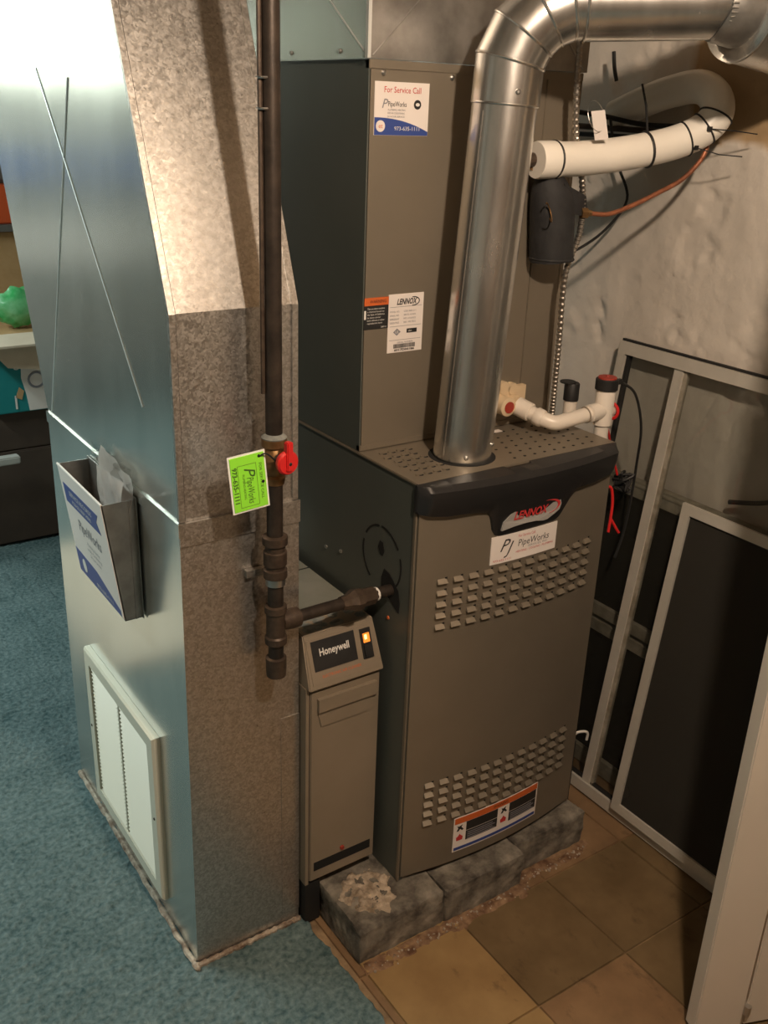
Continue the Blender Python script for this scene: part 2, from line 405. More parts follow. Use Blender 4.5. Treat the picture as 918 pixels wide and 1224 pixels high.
# plaster wall on the right: a fine displaced grid where it is seen
def right_wall():
    ys = np.linspace(-2.6, 4.6, 61).tolist()
    ys = [y for y in ys if y < -.75 or y > 1.0]+np.arange(-.75, 1.0, .009).tolist(); ys.sort()
    zs = np.arange(0, 1.0, .05).tolist()+np.arange(1.0, 1.85, .009).tolist()+[1.9, 2.0, 2.1, 2.14]
    verts, bare = [], []
    for y in ys:
        for z in zs:
            n1 = noise.fractal(V((y*2.2, z*2.2, 1.3)), 1, 2, 4)
            n2 = noise.fractal(V((y*9, z*9, 5.1)), .8, 2, 5)
            n3 = noise.noise(V((y*28, z*28, 2)))
            edge = z-(1.468+.02*(y+.05)+.022*noise.fractal(V((y*11, z*6, 8.8)), .9, 2, 4))
            br = min(1, max(0, edge/.012))*min(1, max(0, (.175+.03*noise.noise(V((z*9, 4, 4)))-y)/.01))
            d = .006*n1+.003*n2+.0012*n3
            # blisters and flaked pits
            pit = noise.noise(V((y*6, z*6, 11)))
            pit += .35*noise.fractal(V((y*20, z*20, 3)), .8, 2, 4)
            if pit > .42: d -= .0055*min(1, (pit-.42)/.03)
            if noise.noise(V((y*5, z*7, 31)))+.3*noise.noise(V((y*30, z*30, 3))) > .42: d += .004
            d -= .006*br
            verts.append((WX-d, y, z)); bare.append(br)
    nz = len(zs); faces = []
    for i in range(len(ys)-1):
        for j in range(nz-1):
            a = i*nz+j; faces.append((a, a+nz, a+nz+1, a+1))
    me = bpy.data.meshes.new('wall_right'); me.from_pydata(verts, [], faces)
    for p in me.polygons: p.use_smooth = True
    at = me.attributes.new('bare', 'FLOAT', 'POINT'); at.data.foreach_set('value', bare)
    me.materials.append(Mt['plaster'])
    o = bpy.data.objects.new('wall_right', me); COL.objects.link(o); o['kind'] = 'structure'; ORG[o] = V((0, 0, 0))
    return o
wr = right_wall()
floor = struct('floor', BX(-3.1, WX+.15, -2.7, 4.7, -.12, 0), 'slab')
ceiling = struct('ceiling', BX(-3.1, WX+.15, -2.7, 4.7, 2.14, 2.2), 'ceil')
for i, y in enumerate(np.arange(-2.4, 4.5, .6)):
    build('joist', BX(-3.0, WX-.03, y, y+.04, 2.10, 2.14), 'ceil', ceiling)
struct('wall_left', BX(-3.2, -3.0, -2.7, 4.7, 0, 2.14), 'wallp')
struct('wall_front', BX(-3.0, WX, -2.7, -2.55, 0, 2.14), 'wood')
# back wall with a daylit basement window
bm = B()
box(bm, -3.0, -2.3, 4.5, 4.65, 0, 2.14); box(bm, -.75, WX, 4.5, 4.65, 0, 2.14); box(bm, -2.3, -.75, 4.5, 4.65, 0, 1.58); box(bm, -2.3, -.75, 4.5, 4.65, 2.06, 2.14)
struct('wall_back', bm, 'wallp')
bm = B()
for a in ((-2.3, -2.26, 1.58, 2.06), (-.79, -.75, 1.58, 2.06), (-2.26, -.79, 1.58, 1.62), (-2.26, -.79, 2.02, 2.06), (-1.545, -1.505, 1.62, 2.02)):
    box(bm, a[0], a[1], 4.52, 4.58, a[2], a[3])
w1 = struct('window_1', bm, 'doorw')
for a in ((-2.26, -1.545), (-1.505, -.79)): build('pane', BX(a[0], a[1], 4.545, 4.55, 1.62, 2.02), 'day', w1)

# floor tiles around the furnace
TS = .2286
XJ = [.324+TS*k for k in range(-3, 2)]+[WX-.012]
YJ = [-.097+TS*k for k in range(-6, 5)]
def tile_obj(x0, x1, y0, y1, m):
    bm = B(); j = .0012
    z = .004+random.uniform(-.0007, .0007)
    hexa(bm, [(x0+j, y0+j, 0), (x1-j, y0+j, 0), (x1-j, y1-j, 0), (x0+j, y1-j, 0)]+[(x0+j*2, y0+j*2, z+random.uniform(-.0004, .0004)), (x1-j*2, y0+j*2, z), (x1-j*2, y1-j*2, z+random.uniform(-.0004, .0004)), (x0+j*2, y1-j*2, z)])
    build('tile', bm, m, floor)
XJ[0] = -.362
for i in range(len(XJ)-1):
    for k in range(len(YJ)-1):
        if XJ[i+1] < -.2: continue
        m = 'tile_y' if (i == 1 and YJ[k] < -.09) else ('tile_c' if YJ[k] > -.11 or (i == 0) else 'tile_b')
        if i == 2 and YJ[k] < -.5: m = 'tile_c'
        x0 = max(XJ[i], -.150)
        tile_obj(x0, XJ[i+1], YJ[k], YJ[k+1], m)

# carpet
def carpet():
    xs = np.concatenate([np.arange(-3.0, -1.2, .06), np.arange(-1.2, -.150, .0065)])
    ys = np.concatenate([np.arange(-2.5, -.5, .06), np.arange(-.5, 1.2, .0065), np.arange(1.2, 4.5, .03)])
    verts = []; nx, ny = len(xs), len(ys)
    for j, y in enumerate(ys):
        ex = -.166-.012*noise.noise(V((y*14, 0, 3)))-.004*noise.noise(V((y*60, 1, 3)))
        if y > .09: ex = -.18
        for i, x in enumerate(xs):
            xx = min(x, ex)
            h = .0095+.0045*noise.noise(V((x*60, y*60, 0)))+.0035*noise.noise(V((x*120, y*120, 4)))+.0025*noise.noise(V((x*9, y*9, 7)))
            if i == nx-1: h = 0.0
            verts.append((xx, y, h))
    faces = [(j*nx+i, j*nx+i+1, (j+1)*nx+i+1, (j+1)*nx+i) for j in range(ny-1) for i in range(nx-1)]
    xs2 = np.arange(-.165, .70, .02); ys2 = np.arange(.80, 4.5, .02); b0 = len(verts); n2 = len(xs2)
    for y in ys2:
        for x in xs2: verts.append((x-.02, y, .009+.004*noise.noise(V((x*50, y*50, 0)))+.0025*noise.noise(V((x*9, y*9, 7)))))
    faces += [(b0+j*n2+i, b0+j*n2+i+1, b0+(j+1)*n2+i+1, b0+(j+1)*n2+i) for j in range(len(ys2)-1) for i in range(n2-1)]
    me = bpy.data.meshes.new('carpet'); me.from_pydata(verts, [], faces)
    for p in me.polygons: p.use_smooth = True
    me.materials.append(Mt['carpet'])
    o = bpy.data.objects.new('carpet', me); COL.objects.link(o)
    tag(o, 'worn blue-teal shag carpet covering the floor left of the tiles', 'carpet', None, 'stuff')
carpet()

# ------------------------------------------------------------------ furnace
FW, FH, FD = .466, .938, .72
fb = .098
fur = thing('furnace', 'squat taupe gas furnace with black badge cap, standing on concrete blocks', 'furnace', (.233, .3, .082))
YC = .1825     # front plane of the coil cabinet above
# body: side panels, top plate, back
build('left_side_panel', BX(0, .012, 0, FD, .085, FH), 'paint_shaded', fur, label='furnace side panel with shade in its colour and a round knockout')
build('right_side_panel', BX(FW-.012, FW, 0, FD, .085, FH), 'paint', fur)
build('back_panel', BX(.012, FW-.012, FD-.01, FD, .085, FH), 'paint', fur)
build('base_pan', BX(.012, FW-.012, .0, FD-.01, .085, .10), 'paint', fur)
tp = build('top_plate', BX(-.002, FW+.002, -.004, FD, FH-.002, FH+.003, bev=.0012), 'paint', fur, label='perforated taupe top plate around the flue')
for k in range(2): build('corner_flange', BX(-.0015 if k == 0 else FW-.002, .002 if k == 0 else FW+.0015, -.002, .004, .088, FH), 'paint', fur)
# knock-out slots and gas hole on left side (x = 0)
SF = plane_map((0, 0, 0), (0, -1, 0), (0, 0, 1))     # u = -y, v = z, w = -x
bm = B()
kc = (-.096, .765); kr = .061
for a0, a1 in ((100, 150), (35, 93), (-50, 20), (165, 235)):
    n = 10
    for i in range(n):
        t0, t1 = math.radians(a0+(a1-a0)*i/n), math.radians(a0+(a1-a0)*(i+1)/n)
        q = [(kc[0]+(kr+d)*math.cos(t), kc[1]+(kr+d)*math.sin(t)) for d, t in ((-.0018, t0), (.0018, t0), (.0018, t1), (-.0018, t1))]
        poly(bm, SF, q[::-1], 0, .0008)
build('knockout_slots', bm, 'hole', fur)
bm = B()
poly(bm, SF, [(-.108, .783), (-.101, .772), (-.093, .770), (-.088, .781), (-.093, .796), (-.103, .797)], 0, .001)
build('knockout_hole', bm, 'hole', fur)
bm = B()
poly(bm, SF, [(-.094, .728), (-.086, .748), (-.068, .744), (-.040, .722), (-.034, .700), (-.036, .678), (-.046, .682), (-.078, .700), (-.094, .710)][::-1], 0, .001)
build('gas_pipe_opening', bm, 'hole', fur)
for y, z in ((.235, .722), (.29, .710), (.62, .60), (.5, .88)):
    build('screw', LT((0, y, z), (-1, 0, 0), [(0, .004), (.002, .004), (.0035, .0018)], seg=10), 'zinc', fur, smooth=True)
build('sealant_dab', LT((0, .068, .655), (-1, 0, 0), [(0, .004), (.002, .003)], seg=8), 'orange', fur, label='small orange dab on the side panel')
# door, bowed forward
BOW = .025
def dy(x):
    u = (x-.233)/.233
    return -BOW*(1-min(1, u*u))
def DF(u, v, w):
    s = 2*BOW*(u-.233)/.233**2
    n = V((s, -1, 0)).normalized()
    return V((u, dy(u), v))+n*w
bm = B()
n = 30; xs = [.004+(.458)*i/n for i in range(n+1)]
zt, zb = .90, fb
rows = []
for x in xs:
    y = dy(x)-.004
    rows.append([bm.verts.new((x, y, zb)), bm.verts.new((x, y, zt)), bm.verts.new((x, .004, zt)), bm.verts.new((x, .004, zb))])
for i in range(n):
    for k in range(4): bm.faces.new([rows[i][k], rows[i+1][k], rows[i+1][(k+1) % 4], rows[i][(k+1) % 4]])
bm.faces.new(rows[0]); bm.faces.new(rows[-1][::-1])
door = build('door', bm, 'paint', fur, smooth=True, label='bowed taupe front door with two rows of louvers')
DO = .004
# louvers: hood over a dark slot
def louver_mesh():
    bm = B()
    w, h, d = .0100, .0034, .0074
    v = [bm.verts.new(p) for p in ((-w*.84, 0, h), (w*.84, 0, h), (w, -d, -h), (-w, -d, -h), (w, 0, -h), (-w, 0, -h))]
    for f in ((0, 1, 2, 3), (3, 2, 4, 5), (0, 3, 5), (1, 4, 2)): bm.faces.new([v[i] for i in f])
    q = [bm.verts.new(p) for p in ((w*.62, -.0005, h*.9), (w*1.10, -.0005, h*.5), (w*1.10, -.0005, h*1.8), (w*.62, -.0005, h*1.7))]
    bm.faces.new(q).material_index = 1
    me = bpy.data.meshes.new('louver'); bmesh.ops.recalc_face_normals(bm, faces=bm.faces[:4]); bm.to_mesh(me); bm.free()
    me.materials.append(Mt['paint']); me.materials.append(Mt['hole']); return me
lm = louver_mesh()
for z_top, z_bot in ((.753, .662), (.312, .221)):
    for r in range(5):
        z = z_top+(z_bot-z_top)*r/4
        for c in range(12):
            x = .054+(.405-.054)*c/11
            if z_bot < .3 and z < .232 and .12 < x < .33: pass
            p = DF(x, z, DO)
            o = bpy.data.objects.new('louver', lm); COL.objects.link(o); o.parent = door
            o.location = p-ORG[door]; s = 2*BOW*(x-.233)/.233**2
            o.rotation_euler = (0, 0, math.atan(s)); ORG[o] = ORG[door]
# black plastic cap over the door
def cap_bottom(x):
    K = [(-.004, .889), (.02, .884), (.136, .869), (.143, .862), (.150, .832), (.158, .822), (.17, .8195), (.300, .8215), (.312, .828), (.345, .868), (.356, .876), (.47, .886)]
    for (a, b), (c, d) in zip(K, K[1:]):
        if x <= c: return b+(d-b)*(x-a)/(c-a)
    return K[-1][1]
bm = B(); rows = []; n = 120
for i in range(n+1):
    x = -.004+.472*i/n
    e = min(1, (x+.004)/.02, (.468-x)/.02); e = math.sin(max(0, e)*math.pi/2)
    yb = dy(x); rec = 1 if .185 < x < .245 else 0
    zb_ = cap_bottom(x); out = .020*e+.003
    prof = [(.002, .930), (-.001-.012*rec, .9405), (yb-out*.55-.004, .939), (yb-out-.004, .930), (yb-out-.003, .915), (yb-out*.72-.004, .895), (yb-out*.45-.005, .880), (yb-.0085, zb_+.004 if zb_ < .86 else zb_+.001), (yb-.006, zb_), (.002, zb_)]
    prof = [(min(a, .002), max(b, zb_)) for a, b in prof]
    rows.append([bm.verts.new((x, a, b)) for a, b in prof])
m_ = len(rows[0])
for i in range(n):
    for k in range(m_): bm.faces.new([rows[i][k], rows[i+1][k], rows[i+1][(k+1) % m_], rows[i][(k+1) % m_]])
bm.faces.new(rows[0]); bm.faces.new(rows[-1][::-1])
bmesh.ops.remove_doubles(bm, verts=bm.verts, dist=1e-6)
capo = build('door_cap', bm, 'cap', fur, smooth=True, label='glossy black plastic cap dipping to a badge')
# badge
bad = B()
out = [(.166, .832), (.168, .848), (.182, .861), (.205, .869), (.235, .8735), (.27, .876), (.292, .875), (.302, .869), (.306, .858), (.302, .847), (.290, .841), (.272, .8335), (.262, .8330), (.245, .8365), (.222, .8375), (.195, .8360)]
def shrink(p, k): return [(.235+(a-.235)*k, .858+(b-.858)*k) for a, b in p]
poly(bad, DF, out[::-1], .004, .0135)
bo = build('badge', bad, 'silver', fur, label='silver oval badge with red lettering')
text(bo, 'LENNOX', DF, .228, .8555, .0215, 'inkred', w=.0142, shear=.35, wid=.082, bold=.0005)
bm = B(); tp_ = []
for i in range(15):
    t = math.radians(-75+(170)*i/14); tp_.append((.268+.031*math.cos(t), .8585+.0135*math.sin(t)))
for i in range(14):
    t0, t1 = tp_[i], tp_[i+1]; k = .0006+.0022*math.sin(math.pi*i/14); k2 = .0006+.0022*math.sin(math.pi*(i+1)/14)
    poly(bm, DF, [(t0[0]-k, t0[1]-k*.4), (t0[0]+k, t0[1]+k*.4), (t1[0]+k2, t1[1]+k2*.4), (t1[0]-k2, t1[1]-k2*.4)], .0137, .0146)
build('badge_swoosh', bm, 'inkred', bo)
# service card on the door
card = build('service_card', PT(DF, .151, .309, .764, .8185, .0045, .0062, n=6), 'paper', fur, label='white service card under the badge')
text(card, 'For Service Call', DF, .232, .8105, .0075, 'inkred', w=.0066, wid=.040)
text(card, 'PipeWorks', DF, .250, .796, .019, 'ink', w=.0066, wid=.076, shear=.15)
text(card, 'SERVICES, INC.', DF, .262, .786, .006, 'inkgrey', w=.0066, wid=.05)
text(card, '973-635-1111', DF, .178, .770, .006, 'inkred', w=.0066, wid=.04)
text(card, 'HEATING - COOLING - PLUMBING', DF, .255, .7795, .006, 'inkred', w=.0066, wid=.092)
text(card, 'P', DF, .178, .797, .034, 'ink', w=.0066, shear=.45); text(card, 'J', DF, .190, .791, .034, 'ink', w=.0067, shear=.45)
# warning label at the foot of the door
lx0, lx1, lz0, lz1 = .118, .342, .121, .206
lab = build('warning_label', PT(DF, lx0, lx1, lz0, lz1, .0045, .0058, n=10), 'paper', fur, label='orange and white warning label at the foot of the door')
H_ = lz1-lz0
bm = PT(DF, lx0+.002, lx1-.002, lz1-.0155, lz1-.001, .0059, .0063, n=10); build('orange_header', bm, 'orange', lab)
text(lab, 'WARNING', DF, .235, lz1-.008, .011, 'ink', w=.0068, wid=.04)
bm = B()
for a, b in ((lx0+.030, lx0+.110), (lx0+.142, lx1-.004)):
    patch(bm, DF, a, b, lz1-.0385, lz1-.0165, .0059, .0063, n=4); patch(bm, DF, a, b, lz1-.0625, lz1-.0400, .0059, .0063, n=4)
build('text_panel', bm, 'ink', lab)
bm = B()
for a, b in ((lx0+.034, lx0+.104), (lx0+.146, lx1-.010)):
    for r in range(4):
        patch(bm, DF, a, b-.006*(r % 2), lz1-.0610+r*.0050, lz1-.0590+r*.0050, .0064, .0066, n=3)
build('fine_print', bm, 'inkgrey', lab)
build('blue_strip', PT(DF, lx0+.003, lx1-.003, lz0+.003, lz0+.010, .0059, .0063, n=8), 'inkblue', lab)
bm = B()
for a in (lx0+.004, lx0+.116):
    cx = a+.011
    poly(bm, DF, [(cx-.007, lz1-.058), (cx+.007, lz1-.058), (cx+.008, lz1-.050), (cx+.003, lz1-.046), (cx, lz1-.042), (cx-.003, lz1-.047), (cx-.008, lz1-.050)], .0059, .0064)
build('flame_pictogram', bm, 'inkred', lab)
bm = B()
for a in (lx0+.004, lx0+.116):
    cx = a+.011
    poly(bm, DF, [(cx-.008, lz1-.034), (cx-.003, lz1-.034), (cx, lz1-.029), (cx+.005, lz1-.034), (cx+.009, lz1-.032), (cx+.003, lz1-.025), (cx+.006, lz1-.020), (cx-.002, lz1-.023), (cx-.007, lz1-.021), (cx-.004, lz1-.027)], .0059, .0064)
build('hazard_pictogram', bm, 'ink', lab)
# top plate perforations
TF = plane_map((0, 0, FH+.003), (1, 0, 0), (0, 1, 0))
bm = B()
def dimple(u, v, r=.0028, s=1.7):
    poly(bm, TF, [(u+r*s*math.cos(t), v+r*math.sin(t)) for t in [2*math.pi*k/8 for k in range(8)]], 0, .0006)
for i in range(4):
    for j in range(6): dimple(.030+i*.019+(j % 2)*.006, .030+j*.024)
for i in range(9):
    for j in range(6):
        if i < 1 and j > 3: continue
        dimple(.232+i*.0245+(j % 2)*.012, .020+j*.026, .0026, 1.2)
build('perforations', bm, 'hole', tp, kind='stuff')
bm = B()
for i in range(4):
    for j in range(6):
        u, v = .026+i*.019+(j % 2)*.006, .0335+j*.024
        poly(bm, TF, [(u-.006, v-.003), (u+.006, v-.003), (u+.005, v+.003), (u-.005, v+.003)], 0, .0022)
build('embossed_dimples', bm, 'paint', tp, kind='stuff')
build('flue_opening', LT((.156, .078, FH+.003), (0, 0, 1), [(0, .0615), (.0006, .0615)], seg=32), 'hole', tp)
build('paper_scrap', PT(TF, .285, .315, .150, .163, .0006, .0012), 'paper', tp, label='small white paper scrap')
build('control_bracket', BX(FW, FW+.014, .02, .05, .68, .86), 'zinc', fur)
build('gas_shutoff_stub', LT((FW-.001, .05, .26), (1, 0, 0), [(0, .012), (.03, .012)], seg=12), 'black', fur)

# ------------------------------------------------------------------ evaporator coil cabinet on top
coil = thing('evaporator_coil_cabinet', 'tall taupe coil cabinet with two labels, behind the flue above the furnace', 'air handler', (.233, .44, .942))
CT = 1.588
bm = B(); box(bm, .001, .010, YC, FD, .942, CT); build('left_side_panel', bm, 'paint_shaded', coil, label='side panel with shade in its colour')
build('right_side_panel', BX(FW-.01, FW-.001, YC, FD, .942, CT), 'paint', coil)
build('back_panel', BX(.01, FW-.01, FD-.01, FD, .942, CT), 'paint', coil)
build('access_panel', BX(.0035, .378, YC-.001, YC+.010, .952, CT-.012, bev=.001), 'paint', coil)
build('pipe_panel', BX(.3805, FW-.001, YC+.0005, YC+.012, .948, CT-.012, bev=.001), 'paint', coil)
build('bottom_rail', BX(.001, FW-.001, YC-.0025, YC+.01, .942, .953, bev=.001), 'paint', coil)
build('top_rail', BX(.001, FW-.001, YC-.0020, YC+.01, CT-.014, CT, bev=.001), 'paint', coil)
for x, z in ((.028, CT-.0185), (.165, CT-.02), (.36, CT-.02)):
    build('screw', LT((x, YC-.001, z), (0, -1, 0), [(0, .0045), (.002, .0045), (.004, .002)], seg=10), 'zinc', coil, smooth=True)
build('red_dot', LT((.392, YC, 1.015), (0, -1, 0), [(0, .003), (.001, .002)], seg=8), 'red', coil)
CF = plane_map((0, YC-.001, 0), (1, 0, 0), (0, 0, 1))
# service sticker (upper)
s1 = build('service_sticker', PT(CF, .012, .119, 1.477, 1.557, 0, .0012), 'paper', coil, label='white and blue service sticker near the top')
text(s1, 'For Service Call', CF, .066, 1.545, .013, 'inkred', w=.0018, wid=.072)
text(s1, 'PipeWorks', CF, .056, 1.524, .011, 'ink', w=.0018, wid=.036)
text(s1, 'P', CF, .030, 1.524, .020, 'inkgrey', w=.0018, shear=.3)
text(s1, 'PLUMBING, HEATING', CF, .055, 1.5155, .004, 'inkgrey', w=.0018, wid=.034)
text(s1, 'AND AIR CONDITIONING', CF, .054, 1.5105, .004, 'inkgrey', w=.0018, wid=.034)
text(s1, '24 HOUR SERVICE', CF, .054, 1.5055, .004, 'inkgrey', w=.0018, wid=.034)
bm = B()
pts = [(.0125, 1.4775), (.1185, 1.4775), (.1185, 1.484)]+[(.0125+.106*t, 1.4835+.0205*(1-t**2.2)) for t in [1-k/12 for k in range(13)]]
poly(bm, CF, pts, .0013, .0017); build('blue_swoosh', bm, 'inkblue', s1)
text(s1, '973-635-1111', CF, .077, 1.4875, .0085, 'white', w=.0021, wid=.050)
bm = B(); poly(bm, CF, [(.024+.0088*math.cos(t), 1.491+.0088*math.sin(t)) for t in [2*math.pi*k/20 for k in range(20)]], .0018, .0022)
build('round_emblem', bm, 'paper', s1)
text(s1, 'et', CF, .024, 1.491, .010, 'orange', w=.0026)
bm = B(); poly(bm, CF, [(.096+.0072*math.cos(t), 1.5245+.0072*math.sin(t)) for t in [2*math.pi*k/20 for k in range(20)]], .0014, .0019)
build('seal', bm, 'ink', s1)
bm = B(); poly(bm, CF, [(.096+.0040*math.cos(t), 1.5245+.0026*math.sin(t)) for t in [2*math.pi*k/14 for k in range(14)]], .002, .0024)
build('seal_center', bm, 'white', s1)
# rating label and warning
s2 = build('rating_label', PT(CF, .0535, .1285, 1.117, 1.220, 0, .0012), 'paper', coil, label='white rating label with barcode')
text(s2, 'LENNOX', CF, .091, 1.206, .014, 'ink', w=.0018, wid=.044, shear=.3, bold=.0004)
bm = B()
tt = [(.106+.013*math.cos(t), 1.206+.0075*math.sin(t)) for t in [math.radians(-100+20*k) for k in range(11)]]
tube(bm, [CF(a, b, .0016) for a, b in tt], .0009, 5); build('logo_swoosh', bm, 'ink', s2)
for r, (a, b) in enumerate((('MODEL NO.', 'C33-36B-2-1'), ('SERIAL NO.', '58 R-410A'), ('REFRIGERANT', 'HFC-410A/R22'), ('DESIGN PRESS.', '300 / 450 PSIG'))):
    text(s2, a, CF, .0565, 1.1895-r*.0065, .0045, 'inkgrey', w=.0018, wid=.020, align='LEFT'); text(s2, b, CF, .086, 1.1895-r*.0065, .0045, 'inkgrey', w=.0018, wid=.026, align='LEFT')
bm = B()
for z in (1.1975, 1.1635, 1.139): patch(bm, CF, .057, .125, z, z+.0006, .0013, .0016)
build('rule_lines', bm, 'inkgrey', s2)
bm = B(); poly(bm, CF, [(.073, 1.147), (.081, 1.1535), (.073, 1.160), (.065, 1.1535)], .0013, .0015)
for k in range(1): pass
build('certification_mark', bm, 'inkgrey', s2); text(s2, 'UL', CF, .073, 1.1535, .007, 'paper', w=.0020)
build('black_tab', PT(CF, .094, .116, 1.1505, 1.158, .0013, .0016), 'ink', s2); text(s2, 'ahri', CF, .101, 1.154, .005, 'white', w=.0021)
text(s2, 'SERIAL NUMBER', CF, .091, 1.1345, .004, 'inkgrey', w=.0018, wid=.034)
bm = B(); x = .0665
random.seed(3)
while x < .113:
    w_ = random.choice((.0005, .0008, .0012)); patch(bm, CF, x, x+w_, 1.1245, 1.132, .0013, .0016); x += w_+random.choice((.0005, .0008))
build('barcode', bm, 'ink', s2, kind='stuff')
text(s2, '6017D04186', CF, .090, 1.1212, .0055, 'ink', w=.0018, wid=.044, bold=.0002)
s3 = build('black_warning_sticker', PT(CF, .003, .0533, 1.163, 1.2175, 0, .0012), 'ink', coil, label='black warning sticker with orange header')
build('orange_header', PT(CF, .003, .0533, 1.204, 1.2175, .0012, .0016), 'orange', s3)
text(s3, 'WARNING', CF, .031, 1.2105, .008, 'ink', w=.0020, wid=.034)
for r, w_ in enumerate((.036, .035, .036, .028, .036, .031)):
    text(s3, ('This product contains', 'a chemical known to', 'the State of California', 'to cause cancer', 'birth defects or other', 'reproductive harm')[r], CF, .009, 1.1985-r*.0050, .0042, 'white', w=.0018, wid=w_, align='LEFT')
text(s3, '2080113', CF, .050, 1.166, .0035, 'white', w=.0018, align='RIGHT')
build('white_nick', PT(CF, .0028, .0065, 1.181, 1.196, .0013, .0018), 'white', s3)
# drain port bracket on coil, beside the flue
dp = build('drain_port', LT((.318, YC, .992), (0, -1, 0), [(0, .020), (.012, .020), (.016, .0185), (.040, .0185), (.042, .015)], seg=24), 'port', coil, smooth=True, label='cream drain port with red plug')
build('plug', LT((.318, YC-.042, .992), (0, -1, 0), [(0, .0115), (.0015, .0115)], seg=16), 'redcap', dp)
bm = B()
for x, z, r in ((.305, 1.020, .012), (.328, 1.022, .013), (.350, 1.018, .012)): 
    me_ = LT((x, YC, z), (0, -1, 0), [(0, r), (.014, r)], seg=14); bm = merge(bm, me_)
box(bm, .298, .385, YC-.012, YC, .975, 1.022)
build('port_bracket', bm, 'port', coil)
build('rear_port', LT((.350, YC, .988), (0, -1, 0), [(0, .019), (.03, .019)], seg=20), 'port', coil, smooth=True)

# ------------------------------------------------------------------ supply plenum above
ple = thing('supply_plenum', 'dull galvanized plenum with crossed creases above the coil cabinet', 'duct', (.233, .44, CT))
build('front_panel', BX(-.001, FW+.001, YC-.004, YC, CT+.001, 2.135), 'galv_dark', ple)
build('left_panel', BX(-.004, -.001, YC-.004, FD+.6, CT+.001, 2.135), 'galv_side', ple, label='bluish galvanized side panel')
build('right_panel', BX(FW+.001, FW+.004, YC-.004, FD, CT+.001, 2.135), 'galv_dark', ple)
build('corner_seam', BX(-.007, -.001, YC-.008, YC, CT+.001, 2.135), 'crease', ple)
for k, (a, b) in enumerate((((.005, YC-.0045, CT+.005), (.28, YC-.0045, 1.86)), ((.46, YC-.0045, CT+.005), (.19, YC-.0045, 1.86)))):
    build('crease', TB([a, b], .0012, 6), 'galv_dark', ple)
build('crease', TB([(-.0045, YC+.005, CT+.01), (-.0045, .55, 1.86)], .0012, 6), 'crease', ple)
for y in (.26, .42): build('screw', LT((-.004, y, CT+.012), (-1, 0, 0), [(0, .004), (.003, .003)], seg=8), 'zinc', ple)

# ------------------------------------------------------------------ flue
flue = thing('flue_pipe', 'shiny galvanized flue pipe rising from the furnace top and elbowing right', 'pipe', (.156, .078, FH))
fr_ = .0525
A0, A1 = V((.156, .078, .942)), V((.181, .062, 1.53))
ax = (A1-A0).normalized()
build('lower_pipe', TB([A0, A0+ax*.001, A1], [fr_, fr_, fr_], 48), 'galv_pipe', flue, smooth=True)
build('pipe_seam', TB([A0+V((-.0515, -.010, .01)), A1+V((-.0515, -.010, -.01))], .0016, 6), 'galv_pipe', flue)
build('joint_bead', TR(A1, ax, fr_+.0005, .0022, seg=48), 'galv_pipe', flue, smooth=True)
D = V((.80, -.60, .045)).normalized()
P = [A1, A1+ax*.062]
d0 = ax
s_ = .042
def slerp(a, b, t):
    th = math.acos(max(-1, min(1, a.dot(b)))); return (a*math.sin((1-t)*th)+b*math.sin(t*th))/math.sin(th)
for k in (1, 2, 3): P.append(P[-1]+slerp(d0, D, k/4)*s_)
gr = fr_+.002
def gore(a, b, na, nb, r, seg=48):
    bm = B(); d = (b-a).normalized(); u = d.orthogonal().normalized(); w = d.cross(u); rings = [[], []]
    for k in range(seg):
        t = 2*math.pi*k/seg; off = (u*math.cos(t)+w*math.sin(t))*r
        for c, n_, R2 in ((a, na, rings[0]), (b, nb, rings[1])):
            R2.append(bm.verts.new(c+off-d*(off.dot(n_)/d.dot(n_))))
    for k in range(seg): bm.faces.new([rings[0][k], rings[0][(k+1) % seg], rings[1][(k+1) % seg], rings[1][k]])
    return bm
NM = [ax]+[slerp(d0, D, (i+.5)/4) for i in range(4)]
for i in range(4):
    a, b = P[i], P[i+1]
    build('elbow_gore', gore(a, b, NM[i], NM[i+1], gr), 'galv_pipe', flue, smooth=True)
    t = NM[i+1]
    build('joint_bead', TR(b, t, gr+.0005, .0024, seg=48), 'galv_pipe', flue, smooth=True)
H0 = P[-1]; H1 = H0+D*.232
build('horizontal_pipe', TB([H0-D*.002, H0+D*.02, H0+D*.021, H1], [gr, gr, fr_+.003, fr_+.003], 48), 'galv_pipe', flue, smooth=True)
build('joint_bead', TR(H0+D*.021, D, gr+.002, .002, seg=48), 'galv_pipe', flue, smooth=True)
D2 = V((.97, -.22, -.08)).normalized()
C1 = H1+D*.008+V((0, 0, -.004))
bm = TB([H1-D*.003, H1+D*.004, C1, C1+D2*.030], [.0600, .0605, .0605, .0620], 48, cap=True)
build('crimped_collar', bm, 'galv_dark', flue, smooth=True, label='dull crimped collar near the right edge')
bm = B()
uu = D.orthogonal().normalized(); ww = D.cross(uu)
for k in range(60):
    t = 2*math.pi*k/60; c = H1+(uu*math.cos(t)+ww*math.sin(t))*.0600
    tube(bm, [c-D*.004, c+D*.005], .0017, 5)
build('crimp_ribs', bm, 'galv_dark', flue, kind='stuff')
D3 = V((.98, .06, -.10)).normalized()
C2 = C1+D2*.020+V((0, 0, -.006))
bm = TB([C2, C2+D2*.003, C2+D2*.004, C2+D2*.012+D3*.02, C2+D2*.012+D3*.25], [.061, .066, .0745, .0745, .0745], 48)
build('reducer_pipe', bm, 'galv_pipe', flue, smooth=True)
build('joint_bead', TR(C2+D2*.006, D2, .074, .002, seg=48), 'galv_pipe', flue, smooth=True)
